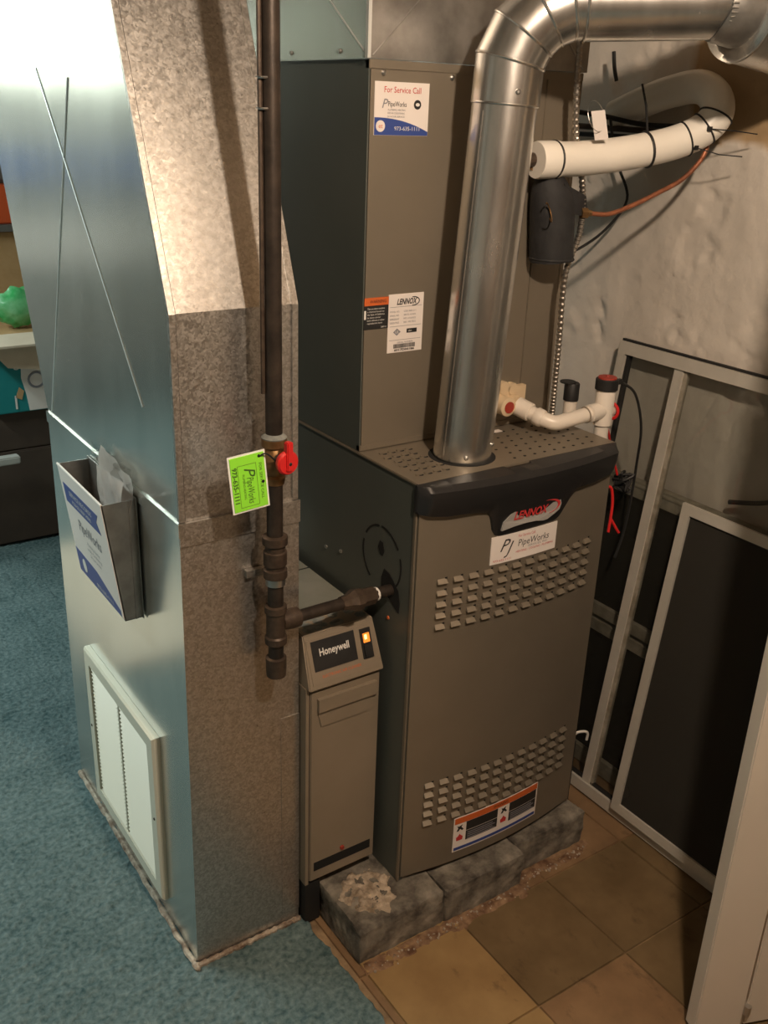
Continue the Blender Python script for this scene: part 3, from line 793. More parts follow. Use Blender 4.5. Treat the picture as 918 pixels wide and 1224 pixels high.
for p, n_ in ((A0+ax*.028+V((.030, -.044, 0)), (.5, -.8, 0)), (A0+ax*.012+V((-.028, -.045, 0)), (-.5, -.8, 0)), (A1-ax*-.018+V((-.020, -.050, 0)), (-.4, -.9, 0))):
    build('screw', LT(p, n_, [(-.003, .004), (.002, .004), (.0035, .002)], seg=10), 'zinc', flue, smooth=True)

# ------------------------------------------------------------------ return duct
x0, x1, y0, y1 = -.388, -.176, .09, .768
zs_, zk = .913, 1.238
sl = .37
du = thing('return_duct', 'tall galvanized return duct leaning back above its crease, with white grille', 'duct', (-.28, .43, .01))
bm = hexa_b = B()
xb0, xt0 = x0-.006, x0+.001
hexa(bm, [(xb0, y0, .014), (x1, y0, .014), (x1, y1, .014), (xb0, y1, .014), (xt0, y0, zs_), (x1, y0, zs_), (x1, y1, zs_), (xt0, y1, zs_)])
for f in bm.faces:
    f.normal_update()
    if abs(f.normal.x) > .9 and f.calc_center_median().x < -.3: f.material_index = 1
build('lower_section', bm, ['galv', 'galv_side'], du)
# upper section: vertical to the crease, then leaning back
bm = B()
ZT = 2.13
def P2(x, y, z): return bm.verts.new((x, y, z))
xu = x0+.002
fr = [(y0+.003, zs_), (y0+.003, zk), (y0+.003+sl*(ZT-zk), ZT)]
bk = [(y1-.003, zs_), (y1-.003+.36*(zk-zs_), zk), (y1-.003+.36*(ZT-zs_), ZT)]
Lf = [P2(xu, *p) for p in fr]; Rf = [P2(x1-.002, *p) for p in fr]; Lb = [P2(xu, *p) for p in bk]; Rb = [P2(x1-.002, *p) for p in bk]
for i in range(2):
    bm.faces.new([Lf[i], Rf[i], Rf[i+1], Lf[i+1]])
    f = bm.faces.new([Lb[i], Lf[i], Lf[i+1], Lb[i+1]]); f.material_index = 1
    bm.faces.new([Rf[i], Rb[i], Rb[i+1], Rf[i+1]])
    bm.faces.new([Rb[i], Lb[i], Lb[i+1], Rb[i+1]])
bm.faces.new(Lf[:1]+Lb[:1]+Rb[:1]+Rf[:1]); bm.faces.new([Lf[2], Rf[2], Rb[2], Lb[2]])
build('upper_section', bm, ['galv', 'galv_side'], du)
# seam band and corner strips
bm = B(); box(bm, xt0-.001, x1+.001, y0-.0035, y0+.002, .877, .916)
build('seam_band', bm, 'galv', du)
build('seam_flange', BX(xt0-.0025, xt0+.001, y0-.003, y1+.003, .893, .916), 'galv_side', du)
for x_, nm in ((xu-.001, 'corner_seam'), (x1-.012, 'corner_seam')):
    w_ = .010
    b2 = B()
    hexa(b2, [(x_, y0-.001, .918), (x_+w_, y0-.001, .918), (x_+w_, y0+.006, .918), (x_, y0+.006, .918), (x_, y0-.001, zk), (x_+w_, y0-.001, zk), (x_+w_, y0+.006, zk), (x_, y0+.006, zk)])
    hexa(b2, [(x_, y0-.001, zk), (x_+w_, y0-.001, zk), (x_+w_, y0+.006, zk), (x_, y0+.006, zk)]+[(x_, y0-.001+sl*(ZT-zk), ZT), (x_+w_, y0-.001+sl*(ZT-zk), ZT), (x_+w_, y0+.006+sl*(ZT-zk), ZT), (x_, y0+.006+sl*(ZT-zk), ZT)])
    build(nm, b2, 'galv', du)
    build('seam_groove', TB([(x_+w_+.0005, y0+.0025, .918), (x_+w_+.0005, y0+.0025, zk), (x_+w_+.0005, y0+.0025+sl*(ZT-zk), ZT)], .0014, 5), 'gasket', du)
build('access_strip', BX(-.213, x1+.0005, y0-.0015, y0+.001, .036, .497), 'galv', du)
# crossed stiffening creases on the left side
DFc = xu-.0002
for a, b in (((.43, 1.575), (.695, .918)), ((.575, 1.555), (.33, .935)), ):
    pass
def side_pt(y, z): return (DFc, y, z)
for a, b in ((side_pt(.455, 1.545), side_pt(.735, .925)), (side_pt(.625, 1.560), side_pt(.215, 1.07))):
    build('crease', TB([a, b], .0019, 6), 'crease', du)
# sealant along the foot
def crust(pts, r, seed):
    P_ = smooth_path(pts, 30); rr = [r*(1+.55*noise.noise(V((i*.45, seed, 0)))) for i in range(len(P_))]
    P_ = [p+V((noise.noise(V((i*.3, seed, 5)))*.003, noise.noise(V((i*.3, seed, 9)))*.003, 0)) for i, p in enumerate(P_)]
    return TB(P_, rr, 7)
build('foot_sealant', crust([(xb0-.004, y1, .010), (xb0-.005, .43, .012), (xb0-.006, y0+.02, .012), (xb0-.003, y0-.006, .012)], .0055, 1), 'caulk', du)
build('foot_sealant', crust([(xb0, y0-.006, .012), (-.28, y0-.006, .012), (x1, y0-.005, .012)], .0055, 2), 'caulk', du)
# white return grille
gx = xb0+.002
g0y, g1y, g0z, g1z = .226, .612, .057, .440
gw = .030
def mitre(bm, o, i, x0_, x1_):
    # o, i: outer and inner edge (two (y, z) points each)
    hexa(bm, [(x0_, *o[0]), (x0_, *o[1]), (x0_, *i[1]), (x0_, *i[0]), (x1_, *o[0]), (x1_, *o[1]), (x1_, *i[1]), (x1_, *i[0])])
oc = [(g0y, g0z), (g1y, g0z), (g1y, g1z), (g0y, g1z)]
ic = [(g0y+gw, g0z+gw), (g1y-gw, g0z+gw), (g1y-gw, g1z-gw), (g0y+gw, g1z-gw)]
mc = [(g0y+.004, g0z+.004), (g1y-.004, g0z+.004), (g1y-.004, g1z-.004), (g0y+.004, g1z-.004)]
bm = B()
vo = [[bm.verts.new((x_, *p)) for p in c] for x_, c in ((gx+.001, oc), (gx-.010, oc), (gx-.014, mc), (gx-.014, ic), (gx+.001, ic))]
for k in range(4):
    for q in range(4): bm.faces.new([vo[k][q], vo[k][(q+1) % 4], vo[k+1][(q+1) % 4], vo[k+1][q]])
grp = build('grille_frame', bm, 'grille', du, label='white louvered return grille low on the side')
ym = (g0y+g1y)/2
build('mullion', BX(gx-.0105, gx, ym-.0025, ym+.0025, g0z+gw, g1z-gw), 'grille', grp)
nsl = 34
def slat_me():
    bm = B(); L_ = (g1y-g0y)/2-gw-.013
    hexa(bm, [(-.0105, 0, -.0022), (-.0095, 0, -.0030), (-.0095, L_, -.0030), (-.0105, L_, -.0022), (-.001, 0, .0035), (0, 0, .0028), (0, L_, .0028), (-.001, L_, .0035)])
    bmesh.ops.recalc_face_normals(bm, faces=bm.faces)
    me = bpy.data.meshes.new('slat'); bm.to_mesh(me); bm.free(); me.materials.append(Mt['grille']); return me
sm = slat_me()
for yb_ in (g0y+gw+.004, ym+.007):
    for k in range(nsl):
        z = g0z+gw+.002+(g1z-g0z-2*gw-.004)*(k+.5)/nsl
        o = bpy.data.objects.new('slat', sm); COL.objects.link(o); o.parent = grp; ORG[o] = ORG[du]
        o.location = V((gx-.001, yb_, z))-ORG[du]
build('grille_backing', BX(gx-.0005, gx+.001, g0y+.01, g1y-.01, g0z+.01, g1z-.01), 'shelf', grp)
for y, z in ((g0y+.014, .25), (g1y-.014, .25)):
    build('screw', LT((gx-.014, y, z), (-1, 0, 0), [(0, .003), (.0015, .0025)], seg=8), 'gasket', grp)

# ------------------------------------------------------------------ document pocket on the duct
pk = thing('document_pocket', 'grey metal wall pocket stuffed with papers, hanging on the return duct', 'file holder', (x0, .38, .67))
py0, py1 = .266, .502; pz0, pz1 = .672, .896
xo_t, xo_b, xi = -.450, -.424, x0-.0035
t_ = .0016
def wedge(bm, ya, yb_, xa_t, xa_b, xb_, z0_, z1_):
    hexa(bm, [(xa_b, ya, z0_), (xb_, ya, z0_), (xb_, yb_, z0_), (xa_b, yb_, z0_), (xa_t, ya, z1_), (xb_, ya, z1_), (xb_, yb_, z1_), (xa_t, yb_, z1_)])
bm = B(); hexa(bm, [(xo_b, py0, pz0), (xo_b+t_, py0, pz0), (xo_b+t_, py1, pz0), (xo_b, py1, pz0), (xo_t, py0, pz1), (xo_t+t_, py0, pz1), (xo_t+t_, py1, pz1), (xo_t, py1, pz1)])
build('front_panel', bm, 'zinc', pk)
for y in (py0, py1-t_):
    bm = B(); wedge(bm, y, y+t_, xo_t, xo_b, xi, pz0, pz1); build('side_panel', bm, 'galv_dark', pk)
build('back_panel', BX(xi-t_, xi, py0-.006, py1+.006, pz0, pz1+.004), 'galv_dark', pk)
build('bottom_panel', BX(xo_b, xi, py0, py1, pz0, pz0+t_), 'galv_dark', pk)
build('side_fold', TB([(xi-.012, py0-.001, pz0), (xi-.012, py0-.001, pz1)], .0013, 6), 'galv_dark', pk)
build('front_lip', TB([(xo_t, py0, pz1), (xo_t, py1, pz1)], .0022, 8), 'white', pk)
# sign on the front: u runs from high y to low y
Xs = V((0, -1, 0)); Ys = (V((xo_t, 0, pz1))-V((xo_b, 0, pz0))).normalized()
PF = plane_map((xo_b, py1, pz0), Xs, Ys); hh = (V((xo_t, 0, pz1))-V((xo_b, 0, pz0))).length; pw = py1-py0
sg = build('sign_card', PT(PF, .003, pw-.001, .004, hh-.002, .0004, .0014), 'paper', pk, label='white card with blue bands on the pocket front')
bm = B()
poly(bm, PF, [(.018, hh-.030), (.205, hh-.030), (.190, hh-.048), (.205, hh-.068), (.018, hh-.068)], .0015, .0019)
poly(bm, PF, [(.005, .006), (pw-.01, .006), (pw-.01, .018), (.12, .050), (.005, .056)], .0015, .0019)
build('blue_band', bm, 'inkblue', sg)
text(sg, 'SERVICE RECORDS', PF, .108, hh-.043, .013, 'white', w=.0023, wid=.12); text(sg, 'PLEASE KEEP HERE', PF, .108, hh-.058, .010, 'white', w=.0023, wid=.10)
text(sg, 'PipeWorks', PF, .125, .125, .034, 'inkgrey', w=.0019, wid=.12, shear=.2)
for k in range(3): text(sg, ('Plumbing, Heating', 'and Air Conditioning', '24 hour service'), PF, .13, .1-.012*k, .010, 'inkgrey', w=.0019) if False else text(sg, ('Plumbing, Heating', 'and Air Conditioning', '24 hour service')[k], PF, .13, .098-.012*k, .009, 'inkgrey', w=.0019)
text(sg, '973-635-1111', PF, .150, .016, .013, 'white', w=.0023, wid=.085)
bm = B(); poly(bm, PF, [(.045+.011*math.cos(t), .030+.014*math.sin(t)) for t in [2*math.pi*k/16 for k in range(16)]], .0020, .0024); build('round_emblem', bm, 'white', sg)
# papers in the pocket
def sheet(bm, F, w, h, nx=10, nz=10, curl=.012, seed=0):
    g = [[bm.verts.new(F(w*i/nx, h*j/nz, curl*noise.noise(V((i*.35, j*.3, seed))) )) for j in range(nz+1)] for i in range(nx+1)]
    for i in range(nx):
        for j in range(nz): bm.faces.new([g[i][j], g[i+1][j], g[i+1][j+1], g[i][j+1]])
def paper(label, y_hi, xo, z, w, h, tilt, lean, seed):
    X = V((0, -math.cos(tilt), math.sin(tilt))); Y = V((lean, math.sin(tilt), math.cos(tilt)))
    b = B(); sheet(b, plane_map((xo, y_hi, z), X, Y), w, h, seed=seed)
    r = bmesh.ops.solidify(b, geom=b.faces[:], thickness=.0008)
    o = build('paper', b, 'paper2', None, base=(xo, y_hi, z), smooth=True); tag(o, label, 'paper', 'papers in the pocket')
paper('creased white paper standing in the pocket nearest the duct', .425, -.402, .78, .150, .172, -.10, .03, 1)
paper('tan-shaded paper bundle in front of the taller sheet in the pocket', .395, -.413, .76, .125, .160, .04, .02, 4)
# clear sleeve above the pocket
bm = B(); sheet(bm, plane_map((-.3925, .475, .900), (0, -1, 0), (0, .1, 1)), .20, .045, curl=.006, seed=9)
slv = build('plastic_sleeve', bm, 'glass', None, base=(-.3925, .475, .9)); tag(slv, 'crumpled clear plastic sleeve taped to the duct above the pocket', 'plastic sleeve')

# ------------------------------------------------------------------ air cleaner between duct and furnace
ac = thing('air_cleaner', 'narrow beige air cleaner between return duct and furnace', 'air cleaner', (-.095, .35, .10))
ax0, ax1, ay = -.1735, -.0135, .066
build('housing', merge(BX(ax0+.004, ax1-.001, ay+.012, .70, .104, .550), BX(ax0+.004, ax1-.001, ay+.10, .70, .550, .648)), 'clean_top', ac)
build('door_panel', BX(ax0+.009, ax1-.002, ay, ay+.012, .112, .548, bev=.002), 'clean', ac)
build('left_trim', BX(ax0, ax0+.007, ay+.002, ay+.04, .106, .556), 'clean', ac)
build('trim_gap', BX(ax0+.007, ax0+.009, ay+.004, ay+.014, .11, .548), 'hole', ac)
AF = plane_map((ax0, ay, 0), (1, 0, 0), (0, 0, 1))
build('handle', PT(AF, .022, .148, .505, .532, 0, .008), 'clean', ac)
bm = B(); poly(bm, AF, [(.030, .470), (.132, .470), (.144, .503), (.024, .503)][::1], 0, .0025)
build('handle_recess', bm, 'clean', ac)
build('lower_slot', PT(AF, .018, .148, .136, .156, .0, .0010), 'hole', ac)
build('latch_knob', LT((ax0+.082, ay, .166), (0, -1, 0), [(0, .005), (.004, .004)], seg=10), 'redcap', ac)
# slanted head
hy0, hz0, hy1, hz1 = ay-.010, .556, ay+.026, .652
bm = B(); hexa(bm, [(ax0+.001, hy0, hz0), (ax1, hy0, hz0), (ax1, hy1+.09, hz0), (ax0+.001, hy1+.09, hz0), (ax0+.006, hy1, hz1), (ax1-.006, hy1, hz1), (ax1-.006, hy1+.09, hz1), (ax0+.006, hy1+.09, hz1)])
bmesh.ops.bevel(bm, geom=bm.edges[:], offset=.002, segments=2, affect='EDGES')
hd = build('control_head', bm, 'clean', ac, smooth=True, label='sloping beige control head with nameplate')
HF = plane_map((ax0, hy0, hz0), (1, 0, 0), (0, hy1-hy0, hz1-hz0)); hl = math.hypot(hy1-hy0, hz1-hz0)
build('face_plate', PT(HF, .010, .150, .010, hl-.010, 0, .0015), 'clean', hd)
build('nameplate', PT(HF, .018, .108, .034, hl-.014, .0015, .003), 'black', hd)
text(hd, 'Honeywell', HF, .063, .066, .019, 'white', w=.0034, wid=.062, bold=.0004)
text(hd, 'ELECTRONIC AIR CLEANER', HF, .072, .022, .0075, 'orange', w=.0018, wid=.082)
build('switch_bezel', PT(HF, .120, .142, .030, .086, .0015, .004), 'black', hd)
build('rocker_switch', PT(HF, .123, .139, .033, .056, .004, .007), 'black', hd)
gl = build('pilot_lamp', PT(HF, .1245, .1375, .060, .077, .004, .0062), 'glow', hd, label='glowing orange pilot lamp')
build('filament', PT(HF, .1265, .1315, .066, .0745, .0062, .0066), 'glow2', hd)
# dust fuzz on the top
bm = B()
for k in range(26):
    x = random.uniform(ax0+.006, ax1-.02); y = random.uniform(.105, .150); r = random.uniform(.008, .016)
    b2 = LT((x, y, .6505), (0, 0, 1), [(0, r), (.0015, r*.8), (.0025, r*.3)], seg=7); bm = merge(bm, b2)
build('dust', bm, 'dust', ac, kind='stuff')
build('top_seam', BX(ax0+.004, -.014, .333, .335, .648, .6492), 'gasket', ac)

# ------------------------------------------------------------------ gas pipe
gxp, gyp, gr_ = -.2475, .040, .0130
gp = thing('gas_pipe', 'black iron gas pipe running down the duct front and teeing to the furnace', 'pipe', (gxp, gyp, .63))
build('riser', TB([(gxp, gyp, .99), (gxp, gyp, 1.6), (gxp, gyp, 2.138)], gr_, 20), 'iron', gp, smooth=True)
def fitting(name, z0_, z1_, prof, m='ironfit', **k):
    return build(name, LT((gxp, gyp, z0_), (0, 0, 1), [(a*(z1_-z0_), r) for a, r in prof], seg=20), m, gp, smooth=True, **k)
fitting('lower_riser', .88, .99, [(0, gr_), (1, gr_)], 'iron')
fitting('union', .812, .887, [(0, .016), (.02, .0195), (.2, .0195), (.22, .016), (.30, .016), (.32, .019), (.62, .019), (.64, .0165), (.78, .0165), (.80, .0205), (.97, .0205), (1, .015)])
fitting('nipple', .755, .812, [(0, gr_), (1, gr_)], 'iron')
fitting('clamp_ring', .800, .814, [(0, .0165), (1, .0165)], 'zinc', label='pale clamp ring below the union')
fitting('tee', .690, .762, [(0, .014), (.02, .0185), (.18, .0185), (.22, .0160), (.78, .0160), (.82, .0185), (.98, .0185), (1, .014)])
fitting('drip_leg', .655, .692, [(0, gr_), (1, gr_)], 'iron')
fitting('end_cap', .625, .665, [(0, .010), (.08, .0165), (.5, .0175), (.95, .0175), (1, .014)])
bm = TB([(gxp-.045, gyp+.047, .806), (gxp-.02, gyp+.047, .806), (gxp-.015, gyp+.02, .807)], .003, 8)
build('clamp_strap', BX(gxp-.032, gxp+.002, gyp+.038, gyp+.0485, .801, .813), 'galv', gp)
T0, T1 = V((gxp, gyp, .728)), V((.030, .066, .713))
bd = (T1-T0).normalized()
build('tee_branch', LT(T0, bd, [(.010, .015), (.030, .0175), (.043, .0175), (.044, .012)], seg=20), 'ironfit', gp, smooth=True)
build('branch_pipe', TB([T0+bd*.02, T1], .0108, 18), 'iron', gp, smooth=True)
build('branch_union', LT(T0, bd, [(.135, .0125), (.150, .0145), (.163, .0205), (.176, .0205), (.178, .0165), (.205, .0165), (.208, .0135), (.211, .013)], seg=8), 'ironfit', gp)
build('thread_tape', LT(T0, bd, [(.210, .0125), (.215, .0125)], seg=14), 'white', gp)
# valve
fitting('valve_body', .975, 1.05, [(0, .0155), (.15, .0175), (.2, .0145), (.3, .018), (.5, .021), (.7, .018), (.78, .0150), (.82, .0195), (.98, .0195), (1, .015)], 'brass', label='tarnished brass gas valve body')
fitting('sealant_ring', 1.045, 1.056, [(0, .018), (.5, .020), (1, .014)], 'dust')
vd = V((.12, -.99, 0)).normalized(); vc = V((gxp-.001, gyp-.014, 1.020))
build('valve_stem', LT(vc, vd, [(0, .009), (.02, .008)], seg=12), 'ironfit', gp)
kn = LT(vc+vd*.018, vd, [(0, .0175), (.003, .0190), (.008, .0190), (.011, .0165)], seg=24)
sid = vd.cross(V((0, 0, 1)))
VF = plane_map(vc+vd*.028, V((0, 0, 1)).cross(vd) , (0, 0, 1))
b2 = B(); patch(b2, VF, -.0055, .0055, -.012, .034, -.006, .005)
bmesh.ops.bevel(b2, geom=b2.edges[:], offset=.0015, segments=2, affect='EDGES')
build('valve_handle', merge(kn, b2), 'red', gp, smooth=True, label='round red valve handle with lever')
build('handle_pivot', LT(vc+vd*.033, vd, [(0, .003), (.001, .002)], seg=8), 'black', gp)
build('stop_lug', BX(gxp+.006, gxp+.030, gyp-.004, gyp+.004, 1.025, 1.034), 'black', gp)
# thin control cable beside the riser
cb = thing('control_cable', 'thin brown cable tied along the gas pipe near the ceiling', 'cable', (gxp-.017, gyp, 1.3))
build('cable', TB([(gxp-.0165, gyp+.002, 1.12), (gxp-.0165, gyp, 1.45), (gxp-.0165, gyp, 2.12)], .0035, 8), 'ironfit', cb, smooth=True)
for z in (1.55, 1.512): build('clip', TR((gxp-.012, gyp, z), (0, 0, 1), .0085, .0018, seg=14, s2=6), 'zinc', cb)
# green tag
tg = thing('service_tag', 'bright green service tag hanging from the red-handled valve', 'tag', (-.300, .018, .94))
gX = V((.985, 0, .07)).normalized(); gY = V((-.09, 0, 1)).normalized()
GF = plane_map((-.2995+.010, .016, .952), gX, gY)
tw, th = .056, .087
# tag corners sit below and left of the valve
card_t = build('card', PT(GF, -.038, -.038+tw, 0, th, 0, .0012), 'green', tg)
build('laminate_edge', PT(GF, -.041, -.035+tw, -.003, th+.003, -.0006, -.0001), 'clear', tg)
bm = B()
for a in ((-.027, -.0265, .005, th-.014), (.0035, .004, .005, th-.014), (-.027, .004, .005, .0055), (-.027, .004, th-.0145, th-.014)): patch(bm, GF, *a, .0012, .0015)
build('print_frame', bm, 'inkgreen', tg)
rt = -math.pi/2
text(card_t, '973-635-1111', GF, -.0325, .042, .0105, 'inkgreen', w=.0016, wid=.058, rot=rt, bold=.0003)
text(card_t, 'PipeWorks', GF, -.0085, .031, .016, 'inkgreen', w=.0016, wid=.042, rot=rt, shear=.2)
text(card_t, 'P', GF, -.0085, .062, .026, 'inkgreen', w=.0016, rot=rt, shear=.3)
text(card_t, 'PLUMBING HEATING', GF, -.0185, .038, .005, 'inkgreen', w=.0016, wid=.04, rot=rt)
text(card_t, 'FOR SERVICE CALL', GF, .0105, .042, .0065, 'inkgreen', w=.0016, wid=.058, rot=rt)
for u, v in ((.010, th-.005), (.013, .040)):
    b2 = B(); poly(b2, GF, [(u+.0024*math.cos(t), v+.0024*math.sin(t)) for t in [2*math.pi*k/10 for k in range(10)]], .0012, .0020); build('punch_hole', b2, 'hole', card_t)
tie = GF(.010, th-.005, .002)
build('tie', TB(smooth_path([tie, tie+V((.012, -.004, .002)), (gxp+.004, gyp-.018, 1.006), (gxp+.014, gyp-.004, 1.004)], 4), .0013, 6), 'black', tg)

# ------------------------------------------------------------------ pad of concrete blocks
def rough_block(x0_, x1_, y0_, y1_, z1_, seed, rad=.0065):
    bm = B(); lo, hi = V((x0_, y0_, .004)), V((x1_, y1_, z1_)); st = .0075
    for ax_ in range(3):
        u_, v_ = (ax_+1) % 3, (ax_+2) % 3
        nu = max(2, round((hi[u_]-lo[u_])/st)); nv = max(2, round((hi[v_]-lo[v_])/st))
        for side in (lo, hi):
            g = []
            for i in range(nu+1):
                row = []
                for j in range(nv+1):
                    p = V((0, 0, 0)); p[ax_] = side[ax_]; p[u_] = lo[u_]+(hi[u_]-lo[u_])*i/nu; p[v_] = lo[v_]+(hi[v_]-lo[v_])*j/nv
                    row.append(bm.verts.new(p))
                g.append(row)
            for i in range(nu):
                for j in range(nv): bm.faces.new([g[i][j], g[i+1][j], g[i+1][j+1], g[i][j+1]])
    bmesh.ops.remove_doubles(bm, verts=bm.verts, dist=1e-5)
    for v in bm.verts:
        q = v.co.copy(); s1 = V((seed, 0, 0))
        r = rad*(1+.9*noise.noise(q*22+s1))
        inner = V([min(max(q[k], lo[k]+r), hi[k]-r) for k in range(3)]); inner.z = min(q.z, hi.z-r)
        d = q-inner
        if d.length > 1e-6:
            q = inner+d.normalized()*min(d.length, r)
        n = noise.fractal(q*38+s1, .75, 2, 5); n2 = noise.noise(q*11+s1)
        dn_ = d.normalized() if d.length > 1e-6 else V((0, 0, 1))
        chip = max(0, noise.noise(q*16+s1*2)-.30)*.016
        q -= dn_*(.0022*n+.0022*n2+.001+chip)
        q.z = max(.004, q.z); v.co = q
    return bm
BG = 'concrete blocks under the furnace'
for (a, b, c, d, s, lb) in ((-.134, .068, -.072, .45, 1, 'grey concrete block with crusty mortar top, left end under the furnace corner'),
                            (.067, .275, -.078, .45, 5, 'mottled grey concrete block between two others under the furnace'),
                            (.274, .478, -.050, .45, 9, 'grey concrete block at the right end under the furnace')):
    o = build('concrete_block', rough_block(a, b, c, d, .085, s), 'conc', None, base=(a, c, .004), smooth=True)
    tag(o, lb, 'block', BG)
# crusty mortar patch on the left block
bm = B(); n = 46
g = {}
for i in range(n+1):
    for j in range(n+1):
        u, v = i/n, j/n; x = -.130+.135*u; y = -.062+.150*v
        ed = 1-math.hypot((u-.5)/.5, (v-.5)/.5)+.38*noise.fractal(V((u*4, v*4, 3)), .8, 2, 4)
        h = .0765+.0165*min(1, max(0, ed*3))*(.62+.4*noise.fractal(V((x*55, y*55, 2)), .8, 2, 5))
        g[i, j] = bm.verts.new((x, y, h))
for i in range(n):
    for j in range(n): bm.faces.new([g[i, j], g[i+1, j], g[i+1, j+1], g[i, j+1]])
mo = build('mortar_patch', bm, 'mortar', None, base=(-.07, .01, .076), smooth=True); tag(mo, 'crumbly tan mortar patch on the left block, below the air cleaner', 'mortar', None, 'stuff')
# dirty crust smeared on the tiles along the pad
bm = B(); nx_, ny_ = 150, 14; g = {}
for i in range(nx_+1):
    for j in range(ny_+1):
        x = -.135+.63*i/nx_; y0_ = -.078 if x < .28 else -.055; wd = .034+.022*noise.noise(V((x*18, 2, 0)))
        y = y0_+.004-wd*j/ny_
        e_ = min(1, (1-j/ny_)*3)*min(1, i/4, (nx_-i)/4)
        h = .0028+.0045*e_*(.6+.9*noise.fractal(V((x*45, y*45, 6)), .8, 2, 4))
        g[i, j] = bm.verts.new((x, y, h))
for i in range(nx_):
    for j in range(ny_): bm.faces.new([g[i, j], g[i+1, j], g[i+1, j+1], g[i, j+1]])
o = build('floor_crust', bm, 'crust', None, base=(.17, -.09, .003), smooth=True); tag(o, 'rusty brown crust smeared on the tiles in front of the blocks', 'debris', None, 'stuff')
# crumbs along the pad foot
bm = B()
for k in range(150):
    t = random.random(); x = -.12+.60*t; y = -.082-abs(random.gauss(0, .010)); r = random.uniform(.001, .0035)
    b0 = len(bm.verts); bmesh.ops.create_icosphere(bm, subdivisions=1, radius=r, matrix=Matrix.Translation((x, y+(.018 if x > .28 else 0), .004+r*.4)))
o = build('mortar_crumbs', bm, 'caulk', None, base=(.17, -.09, .004)); tag(o, 'mortar crumbs scattered along the foot of the blocks', 'debris', None, 'stuff')
o = build('dark_gap_block', BX(-.172, -.139, .07, .60, .006, .104), 'gasket', None, base=(-.15, .3, .006)); tag(o, 'black stand-in for the shaded gap under the air cleaner beside the duct foot', 'block')  # black filler painting the shade of the open gap

# ------------------------------------------------------------------ condensate trap
tr = thing('condensate_trap', 'white pvc condensate trap with elbow and capped tee, on the furnace top right', 'pipe', (.42, .10, .96))
e0, e1, e2 = V((.350, YC-.030, .988)), V((.378, .078, .9665)), V((.505, .072, .980))
pth = [e0, e0+(e1-e0)*.55]+smooth_path([e0+(e1-e0)*.72, e1+V((.008, .004, .001)), e1+(e2-e1)*.25], 6)+[e2]
build('drain_line', TB(pth, .0145, 22), 'pvc', tr, smooth=True)
dd = (e1-e0).normalized(); build('coupling', LT(e0, dd, [(.0, .0185), (.03, .0185), (.032, .0165)], seg=22), 'pvc', tr, smooth=True)
d2 = (e2-e1).normalized()
build('elbow_hub', LT(e0, dd, [(.042, .016), (.044, .0175), (.055, .0175), (.06, .0160)], seg=22), 'pvc', tr, smooth=True)
build('union_ring', TR(e2-d2*.046, d2, .0155, .0014, seg=20), 'clean', tr)
build('tee_hub', LT(e2, -d2, [(.0, .017), (.036, .018), (.038, .015)], seg=22), 'pvc', tr, smooth=True)
build('tee_stack', LT((e2.x+.002, e2.y, .90), (0, 0, 1), [(0, .0145), (.048, .0145), (.050, .0185), (.128, .0195), (.130, .018)], seg=24), 'pvc', tr, smooth=True)
tc_ = V((e2.x+.002, e2.y, 1.028))
build('black_cap', LT(tc_, (0, 0, 1), [(-.006, .0225), (.014, .0225), (.016, .0205)], seg=24), 'black', tr, smooth=True)
build('red_cap_disc', LT(tc_, (0, 0, 1), [(.016, .0185), (.019, .0180), (.0195, .004), (.022, .003)], seg=24), 'redcap', tr)
build('cap_lug', BX(tc_.x+.018, tc_.x+.042, tc_.y-.006, tc_.y+.006, tc_.z, tc_.z+.010, bev=.002), 'black', tr)
build('red_ring', TR((e2.x+.022, e2.y, .975), (1, .3, 0), .0165, .0032, seg=20), 'red', tr)
build('side_hub', LT((e2.x+.01, e2.y, .975), (1, .3, 0), [(0, .014), (.016, .014)], seg=16), 'pvc', tr)
build('rear_stack', LT((.492, .150, .91), (0, 0, 1), [(0, .0135), (.078, .0135)], seg=20), 'pvc', tr, smooth=True)
build('rear_black_cap', LT((.492, .150, .982), (0, 0, 1), [(0, .0155), (.034, .0155), (.036, .014)], seg=20), 'black', tr, smooth=True)
build('rear_cap_lug', LT((.484, .155, 1.018), (0, 0, 1), [(0, .016), (.003, .016)], seg=16), 'black', tr)

# wires around the trap
def cable(name, label, pts, r, m, cat='cable', seg=8, n=8):
    P_ = smooth_path(pts, n); o = build(name, TB(P_, r, seg), m, None, base=pts[0], smooth=True); return tag(o, label, cat)
cable('black_cable', 'black cable arching from the black trap cap down behind the furnace', [(tc_.x+.038, tc_.y, tc_.z+.005), (.580, .060, 1.005), (.612, .060, .93), (.632, .075, .84), (.642, .085, .76), (.640, .09, .68), (.622, .09, .62)], .0028, 'black')
cable('red_wire', 'red wire running from the trap ring to the dark cable knot', [(.525, .082, .955), (.548, .09, .925), (.575, .10, .88), (.605, .10, .815)], .0025, 'red')
kb = B()
random.seed(5)
for k in range(7):
    c = V((.622, .095, .80)); pts = [c+V((random.uniform(-.012, .012), random.uniform(-.02, .02), random.uniform(-.022, .02))) for _ in range(5)]
    tube(kb, smooth_path(pts, 4), .003, 6)
o = build('cable_knot', kb, 'black', None, base=(.622, .095, .80), smooth=True); tag(o, 'tangled black cable knot at the end of the red wire', 'cable')
cable('red_clip_wire', 'short forked red wire hanging on the right side of the furnace', [(.478, .014, .842), (.490, .010, .835), (.494, .006, .80), (.488, .002, .745)], .0030, 'red')
cable('red_clip_wire', 'loose red wire tail branching off the forked wire beside the furnace', [(.491, .004, .775), (.502, -.002, .755), (.510, -.006, .742)], .0028, 'red')

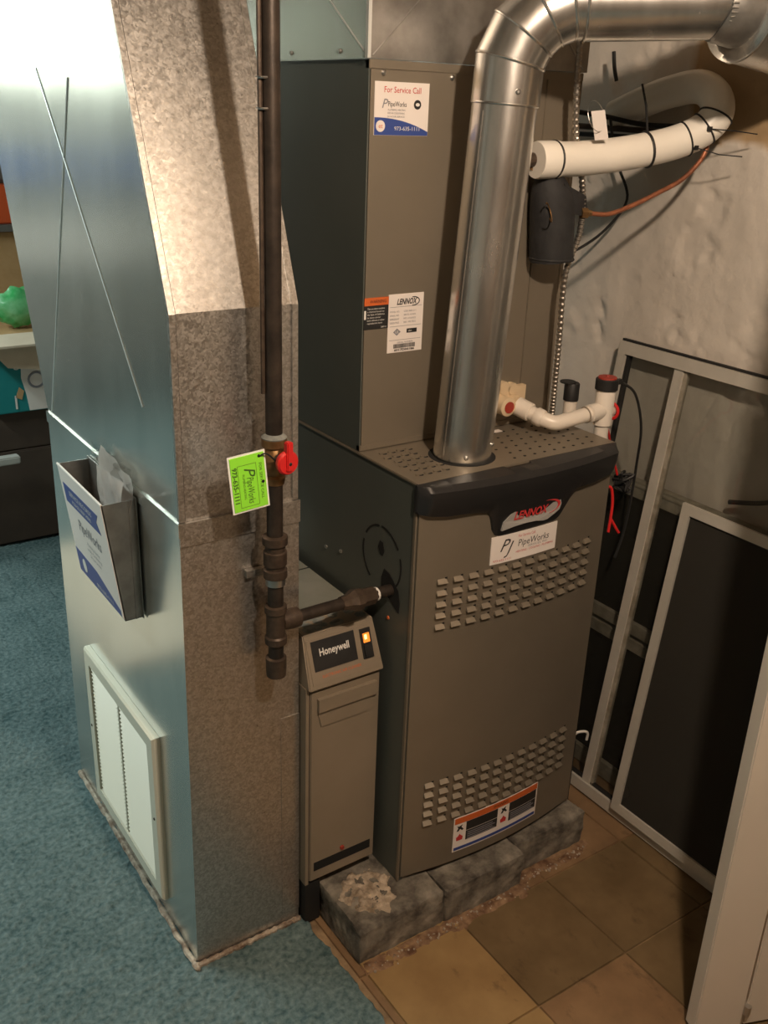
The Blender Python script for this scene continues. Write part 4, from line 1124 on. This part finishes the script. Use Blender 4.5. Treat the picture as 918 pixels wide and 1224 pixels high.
# ------------------------------------------------------------------ foam-wrapped valve and refrigerant lines
fv = thing('foam_wrapped_valve', 'black foam-wrapped valve body on the coil cabinet below the white line', 'valve', (.385, .14, 1.27))
bm = TB(smooth_path([(.392, .142, 1.268), (.388, .142, 1.30), (.384, .142, 1.34), (.378, .142, 1.372), (.368, .143, 1.402), (.36, .145, 1.424)], 4), [.041]*9+[.041, .0405, .040, .039, .038, .036, .034, .031, .028, .024, .020, .016, .012][:12], 22)
build('foam_body', bm, 'foam', fv, smooth=True)
bm = B(); hexa(bm, [(.395, .11, 1.352), (.452, .118, 1.346), (.452, .16, 1.346), (.395, .17, 1.352), (.375, .11, 1.405), (.440, .118, 1.383), (.440, .16, 1.383), (.375, .17, 1.405)])
build('foam_flap', bm, 'foam', fv)
build('collar', LT((.332, .150, 1.425), (.3, -.25, .9), [(0, .014), (.03, .014)], seg=14), 'brass', fv)
build('bottom_edge', TR((.392, .142, 1.270), (0, 0, 1), .040, .0028, seg=24, s2=6), 'foam', fv, smooth=True)
build('capillary_coil', TR((.335, .100, 1.358), (.5, -.6, .3), .017, .0012, seg=24, s2=6, a0=0, a1=4.6), 'brass', fv)
build('flare_nut', LT((.432, .118, 1.352), (.8, -.3, 0), [(0, .010), (.012, .010), (.014, .006), (.02, .006)], seg=6), 'brass', fv)
cable('liquid_line', 'thin reddish copper line curving up from the black foam valve to the white line', [(.448, .112, 1.352), (.485, .10, 1.351), (.53, .09, 1.365), (.58, .075, 1.388), (.63, .06, 1.415), (.665, .05, 1.455), (.672, .05, 1.490)], .0044, 'copper', 'pipe', 12)
ln = thing('insulated_refrigerant_line', 'thick white insulated line from the coil cabinet bending back at the wall', 'pipe', (.32, .15, 1.445))
lp = [(.326, .132, 1.443), (.36, .128, 1.444), (.43, .120, 1.447), (.52, .100, 1.458), (.60, .072, 1.476), (.648, .048, 1.500), (.668, .036, 1.528), (.680, .056, 1.558), (.692, .105, 1.575), (.704, .18, 1.566), (.711, .25, 1.548), (.716, .33, 1.52)]
LP = smooth_path(lp, 8)
build('insulation', TB(LP, .0300, 28), 'insul', ln, smooth=True)
def along(i):
    p = LP[i]; t = (LP[min(i+1, len(LP)-1)]-LP[max(i-1, 0)]).normalized(); return p, t
p, t = along(0); build('end_sleeve', LT(p, t, [(-.004, .0305), (.0, .032), (.042, .032), (.044, .029)], seg=28), 'insul', ln, smooth=True)
build('line_stub', LT(LP[0]+V((-.02, .01, 0)), (1, -.1, 0), [(0, .012), (.03, .012)], seg=14), 'ironfit', ln)
for i in (8, 27, 35, 41, 47):
    p, t = along(i); build('cable_tie', TR(p, t, .0308, .0026 if i < 30 else .0017, seg=28, s2=6), 'black', ln)
for i, tail in ((35, [(0, 0, 0), (.030, -.030, -.010), (.060, -.058, -.012)]), (41, [(0, 0, 0), (.035, -.030, -.002), (.065, -.055, -.006)])):
    p, t = along(i); c = p+V((.0, -.028, -.014)) if i == 35 else p+V((-.018, -.026, 0))
    build('tie_head', BX(c.x-.004, c.x+.004, c.y-.003, c.y+.003, c.z-.004, c.z+.004), 'black', ln)
    build('tie_tail', TB([c+V(q) for q in tail], .0011, 5), 'black', ln)
p, t = along(27); build('tie_tail', TB([p+V((-.002, .0, .029)), p+V((-.004, .01, .075)), p+V((-.01, .02, .11))], .0022, 6), 'black', ln)
# paper tag on the line (its square code left out)
tgf = plane_map((.420, .092, 1.478), V((.90, -.40, .12)), V((-.36, -.0, 1)))
tg2 = thing('white_hang_tag', 'small white paper tag wired above the white insulated line', 'tag', (.44, .10, 1.47))
build('card', PT(tgf, 0, .025, 0, .050, 0, .0008), 'paper', tg2)
build('wire_loop', TR(tgf(.010, .040, -.004), (.2, -.9, .3), .026, .0007, seg=26, s2=5), 'zinc', tg2)
# cables behind
cable('thermostat_cable', 'black cable draped over the others, behind the white insulated line', [(.56, .55, 1.475), (.575, .48, 1.50), (.60, .40, 1.525), (.655, .33, 1.52), (.70, .24, 1.505), (.712, .15, 1.505), (.712, .10, 1.51)], .005, 'black')
cable('low_cable', 'brown cable running level along the wall behind the insulated line', [(.66, .62, 1.50), (.68, .45, 1.497), (.70, .32, 1.495), (.712, .2, 1.492), (.715, .10, 1.488)], .006, 'ironfit')
cable('low_cable', 'lower black cable running level along the wall behind the insulated line', [(.66, .62, 1.475), (.69, .45, 1.480), (.705, .3, 1.480), (.715, .2, 1.478), (.715, .10, 1.474)], .005, 'black')
cable('drop_cable', 'thin black cable dropping down the wall behind the copper line', [(.67, .30, 1.515), (.70, .31, 1.46), (.712, .30, 1.42), (.70, .255, 1.36), (.69, .29, 1.30), (.66, .33, 1.255), (.60, .36, 1.225), (.5, .37, 1.20)], .0030, 'black')
cable('hanging_strap', 'short black strap hanging from above against the plaster', [(.70, .34, 1.64), (.702, .335, 1.61), (.705, .328, 1.585)], .004, 'black', 'strap')

# flexible steel conduit
cd = thing('flexible_conduit', 'ribbed steel flexible conduit hanging in front of the coil cabinet right edge', 'conduit', (.42, .13, .945))
cp = smooth_path([(.386, .118, 1.70), (.388, .120, 1.62), (.398, .122, 1.50), (.405, .122, 1.44), (.432, .190, 1.34), (.420, .135, 1.25), (.424, .130, 1.12), (.424, .128, 1.02), (.424, .13, .943)], 40)
cp = smooth_path([(.386, .118, 1.72), (.388, .120, 1.62), (.400, .122, 1.50), (.434, .124, 1.40), (.436, .120, 1.32), (.412, .122, 1.24), (.414, .122, 1.12), (.418, .125, 1.02), (.424, .13, .943)], 44)
rr = [.0062 if (i % 4) < 2 else .0050 for i in range(len(cp))]
build('armor', TB(cp, rr, 10), 'conduit', cd, smooth=False)

# ------------------------------------------------------------------ window frames leaning on the right wall
def lean(xb, a, off=0):
    """(u = -y, v = height along the panel, w outwards to the room)"""
    Y = V((a, 0, 1)).normalized(); 
    return plane_map((xb, 0, 0.008), (0, -1, 0), Y)
def rail(bm, F, u0, u1, v0, v1, w0, w1): patch(bm, F, u0, u1, v0, v1, w0, w1)
# old sash with near-black screens, rearmost
F0 = lean(.700, .040)
sa = thing('old_window_sash', 'old window sash with near-black screens, rearmost against the plaster wall', 'window', (.69, 0, .008))
rails = [(-.60, .46, .725, .762), (-.60, .46, .405, .432), (-.60, .46, .365, .392), (-.60, .46, 0, .04), (-.62, -.58, 0, .762), (.44, .48, 0, .762)]
for r in rails: build('rail', PT(F0, *r, 0, .022), 'frame_old', sa)
build('top_bead', TB([F0(-.6, .752, .016), F0(.46, .752, .016)], .008, 10), 'frame_old', sa, smooth=True)
build('screen', PT(F0, -.58, .44, .43, .728, .004, .008), 'mesh2', sa); build('screen', PT(F0, -.58, .44, .04, .367, .004, .008), 'mesh2', sa)
# big glazed frame
F1 = lean(.612, .112)
bg = thing('storm_window', 'large pale aluminium storm window with glass leaning against the plaster wall', 'window', (.61, 0, .008))
hh1 = 1.062
for nm, r in (('bottom_rail', (-.235, .62, 0, .028)), ('top_rail', (-.235, .62, hh1-.026, hh1)), ('stile', (-.235, -.215, .028, hh1-.026)), ('stile', (.60, .62, .028, hh1-.026))):
    build(nm, PT(F1, *r, -.004, .018), 'frame', bg)
build('outer_gasket', PT(F1, -.239, .62, hh1, hh1+.005, -.004, .006), 'gasket', bg)
bm = PT(F1, -.213, -.206, .028, hh1-.026, .0, .012); build('inner_gasket', bm, 'gasket', bg)
build('meeting_stile', PT(F1, -.079, -.056, .028, hh1-.026, -.002, .014), 'frame', bg)
build('stile_channel', PT(F1, -.056, -.049, .028, hh1-.026, -.002, .010), 'frame_old', bg)
build('glass_pane', PT(F1, -.206, -.079, .028, hh1-.026, .003, .005), 'glass', bg)
build('glass_pane', PT(F1, -.049, .60, .028, hh1-.026, .003, .005), 'glass', bg)
build('bottom_track', PT(F1, -.235, .62, .028, .034, .0, .010), 'gasket', bg)
# smaller screen in front
F2 = lean(.588, .110)
sc = thing('window_screen', 'smaller dark mesh window screen in a pale frame, standing in front of the storm window', 'window screen', (.59, -.2, .02))
F2b = lambda u, v, w: F2(u, v+.030, w)
sw, sh = .022, .800-.048
L0, R0 = .032, .60
for nm, r in (('bottom_rail', (L0, R0, 0, sw)), ('top_rail', (L0, R0, sh-sw, sh)), ('stile', (L0, L0+sw, sw, sh-sw)), ('stile', (R0-sw, R0, sw, sh-sw))):
    build(nm, PT(F2b, *r, 0, .009), 'frame', sc)
build('spline', PT(F2b, L0+sw, R0-sw, sh-sw-.003, sh-sw, 0, .006), 'gasket', sc)
build('mesh', PT(F2b, L0+sw, R0-sw, sw, sh-sw-.003, .002, .0035), 'mesh', sc)
cable('window_cable', 'dark cable lying behind the window screen near the right edge', [(.722, -.10, .80), (.724, -.16, .818), (.724, -.25, .85), (.724, -.45, .88)], .005, 'black')
# hook at the right foot of the furnace
o = build('wire_hook', TB(smooth_path([(.500, .045, .19), (.500, .03, .235), (.515, .02, .243), (.528, .018, .235), (.530, .02, .215)], 5), .003, 8), 'white', None, base=(.5, .04, .19), smooth=True); tag(o, 'small white hook beside the right foot of the furnace', 'hook')
o = build('black_drain_tube', TB([(.495, .035, .02), (.497, .035, .215)], .011, 12), 'black', None, base=(.49, .035, .01), smooth=True); tag(o, 'black tube standing at the right foot of the furnace', 'pipe')

# ------------------------------------------------------------------ white folding door at the right
dr = thing('folding_door', 'white folding door leaf seen edge-on at the lower right corner', 'door', (.30, -.53, .01))
dA = V((.285, -.5225, .012)); dd_ = V((.93, -.37, 0)).normalized(); dn = V((dd_.y, -dd_.x, 0))
def leaf(s0, s1, z1_=2.03):
    bm = B(); a, b = dA+dd_*s0, dA+dd_*s1; n_ = -dn*.03 if False else V((-dd_.y, dd_.x, 0))*.03
    hexa(bm, [a, b, b+n_, a+n_]+[q+V((0, 0, z1_-.012)) for q in (a, b, b+n_, a+n_)])
    bmesh.ops.bevel(bm, geom=bm.edges[:], offset=.002, segments=2, affect='EDGES'); return bm
DOORH = 2.03
build('leaf', leaf(0, .094, DOORH), 'doorw', dr); build('leaf', leaf(.098, .42, DOORH), 'doorw', dr)
gp_ = dA+dd_*.096
bm = B(); tube(bm, [gp_+V((0, .004, 0)), gp_+V((0, .004, DOORH-.02))], .004, 8); build('hinge_rod', bm, 'zinc', dr, smooth=True)
build('hinge_knuckle', LT(gp_+V((0, -.004, .03)), (0, 0, 1), [(0, .006), (.02, .006)], seg=12), 'zinc', dr)

# ------------------------------------------------------------------ storage at the far left
def carton(name, label, x0_, x1_, y0_, y1_, z0_, z1_, m, bev=.004, group=None):
    t = thing(name, label, 'box', ((x0_+x1_)/2, (y0_+y1_)/2, z0_), group); build('body', BX(x0_, x1_, y0_, y1_, z0_, z1_, bev=bev), m, t); return t
c1 = carton('cardboard_box', 'dark brown cardboard box on the carpet at the far left, under the teal carton', -.42, .55, 2.16, 2.6, .019, .36, 'kraft_d')
c2 = carton('cardboard_box', 'second dark brown box, stacked between the floor box and the teal carton', -.40, .55, 2.17, 2.6, .362, .503, 'kraft_d')
c3 = carton('printed_carton', 'teal printed carton with white picture, at far left beside the duct', -.20, .20, 2.14, 2.4, .504, .728, 'teal')
TFc = plane_map((-.20, 2.14, .504), (1, 0, 0), (0, 0, 1))
bm = B(); poly(bm, TFc, [(.118, .004), (.4, .004), (.4, .185), (.105, .185), (.100, .12), (.112, .06)], 0, .002); build('white_panel', bm, 'paper', c3)
bm = B(); torus(bm, TFc(.150, .11, .003), (0, -1, 0), .026, .004, seg=20, s2=6); build('ring_print', bm, 'inkgrey', c3)
bm = B(); poly(bm, TFc, [(.075, .055), (.095, .045), (.105, .075), (.09, .09)], .002, .003); build('yellow_print', bm, 'kraft', c3)
text(c3, 'S', TFc, .088, .165, .05, 'white', w=.003); text(c3, '1', TFc, .075, .035, .07, 'white', w=.003)
c4 = thing('open_carton', 'open cream cardboard carton with flaps, on the teal carton', 'box', (-.05, 2.25, .729))
build('body', BX(-.24, .10, 2.12, 2.4, .729, .775), 'kraft', c4)
bm = B(); hexa(bm, [(-.25, 2.03, .755), (.10, 2.03, .755), (.10, 2.12, .775), (-.25, 2.12, .775), (-.25, 2.03, .762), (.10, 2.03, .762), (.10, 2.12, .782), (-.25, 2.12, .782)]); build('flap', bm, 'cream', c4)
bm = B(); hexa(bm, [(-.15, 2.09, .675), (-.02, 2.09, .655), (-.02, 2.112, .735), (-.20, 2.112, .740), (-.15, 2.095, .675), (-.02, 2.095, .655), (-.02, 2.119, .735), (-.20, 2.119, .740)]); build('hanging_flap', bm, 'cream', c4)
bm = B(); bmesh.ops.create_icosphere(bm, subdivisions=4, radius=1)
for v in bm.verts:
    n = noise.fractal(v.co*1.8, .8, 2, 4); v.co = V((-.065+v.co.x*.075*(1+.25*n), 2.23+v.co.y*.05, .850+v.co.z*.062*(1+.3*n)))
o = build('plastic_bag', bm, 'gbag', None, base=(-.065, 2.19, .777), smooth=True); tag(o, 'crumpled green plastic bag on the open carton', 'bag')
c5 = carton('tan_carton', 'tan cardboard carton behind the green bag', -.25, .2, 2.45, 2.7, .60, 1.07, 'kraft')
sh_ = thing('storage_shelf', 'dark grey shelf board holding the orange carton at the far left edge', 'shelf', (-.05, 2.6, .0))
build('board', BX(-.7, .3, 2.42, 2.85, 1.072, 1.095), 'shelf', sh_)
for x in (-.69, .27): build('upright', BX(x, x+.03, 2.81, 2.84, 0.019, 1.55), 'shelf', sh_)
build('board', BX(-.7, .3, 2.42, 2.85, 1.53, 1.55), 'shelf', sh_)
c6 = carton('orange_carton', 'orange-red carton on the shelf at the far left edge', -.30, .1, 2.44, 2.7, 1.096, 1.225, 'orangebox')
o = build('glass_jars', BX(-.3, .1, 2.5, 2.7, 1.227, 1.33, bev=.01), 'shelf', None, base=(-.1, 2.6, 1.227)); tag(o, 'dark metal case on top of the orange carton', 'box'); o.name = 'metal_case'
o = build('metal_bar', BX(-.50, -.152, 2.05, 2.09, .352, .378, bev=.004), 'wallp', None, base=(-.3, 2.07, .352))
tag(o, 'pale blue metal bar end poking in at the far left edge', 'bar')

# ------------------------------------------------------------------ the lamps
lb = thing('ceiling_bulb', 'bare warm bulb on the ceiling', 'lamp', (BULB[0], BULB[1], 2.14))
build('socket', LT((BULB[0], BULB[1], 2.139), (0, 0, -1), [(0, .05), (.015, .05), (.018, .022), (.05, .022)], seg=20), 'doorw', lb, smooth=True)
for y in (1.5, 3.3):
    x = -1.45 if y < 2 else -1.3
    f = thing('fluorescent_fixture', 'fluorescent fixture on the ceiling '+('nearest the duct' if y < 2 else 'far from the duct'), 'lamp', (x, y, 2.12))
    build('housing', BX(x-.10, x+.10, y-.62, y+.62, 2.092, 2.139), 'doorw', f)

rk = thing('unseen_rack', 'grey rack with blue bins by the back wall, added unseen left of the frame', 'shelf', (-1.5, 3.65, .01))  # unseen rack and contents, added for blue and white reflections in the duct
for z in (.30, .76, 1.12, 1.46): build('board', BX(-2.3, -.85, 3.45, 3.9, z, z+.02), 'shelf', rk)
for x in (-2.3, -.88):
    for y in (3.45, 3.87): build('upright', BX(x, x+.03, y, y+.03, .019, 1.55), 'shelf', rk)
for k, (xa, xb_) in enumerate(((-1.92, -1.55), (-1.50, -1.30), (-1.20, -.92))):
    o = build('unseen_bin', BX(xa, xb_, 3.47, 3.8, 1.141, 1.30, bev=.01), 'blue' if k != 1 else 'galv_dark', None, base=(xa, 3.6, 1.141))
    tag(o, ('unseen wide blue bin on the added rack', 'unseen grey tin box between the blue bins on the added rack', 'unseen narrow blue bin at the right end of the added rack')[k], 'bin', 'bins on the added rack')
for k, (xa, xb_) in enumerate(((-1.68, -1.36), (-1.27, -.98))):
    o = build('unseen_carton', BX(xa, xb_, 3.47, 3.8, .781, .99, bev=.006), 'paper', None, base=(xa, 3.6, .781))
    tag(o, ('unseen large white carton below the grey tin box', 'unseen smaller white carton below the narrow blue bin')[k], 'box', 'white cartons on the added rack')
o = build('unseen_sheet', BX(-1.05, -.62, 1.15, 2.05, .018, .030, bev=.002), 'cream', None, base=(-.8, 1.6, .018)); tag(o, 'pale sheet added out of view on the carpet left of the duct', 'board')  # unseen, added for the yellowish reflection low on the duct side
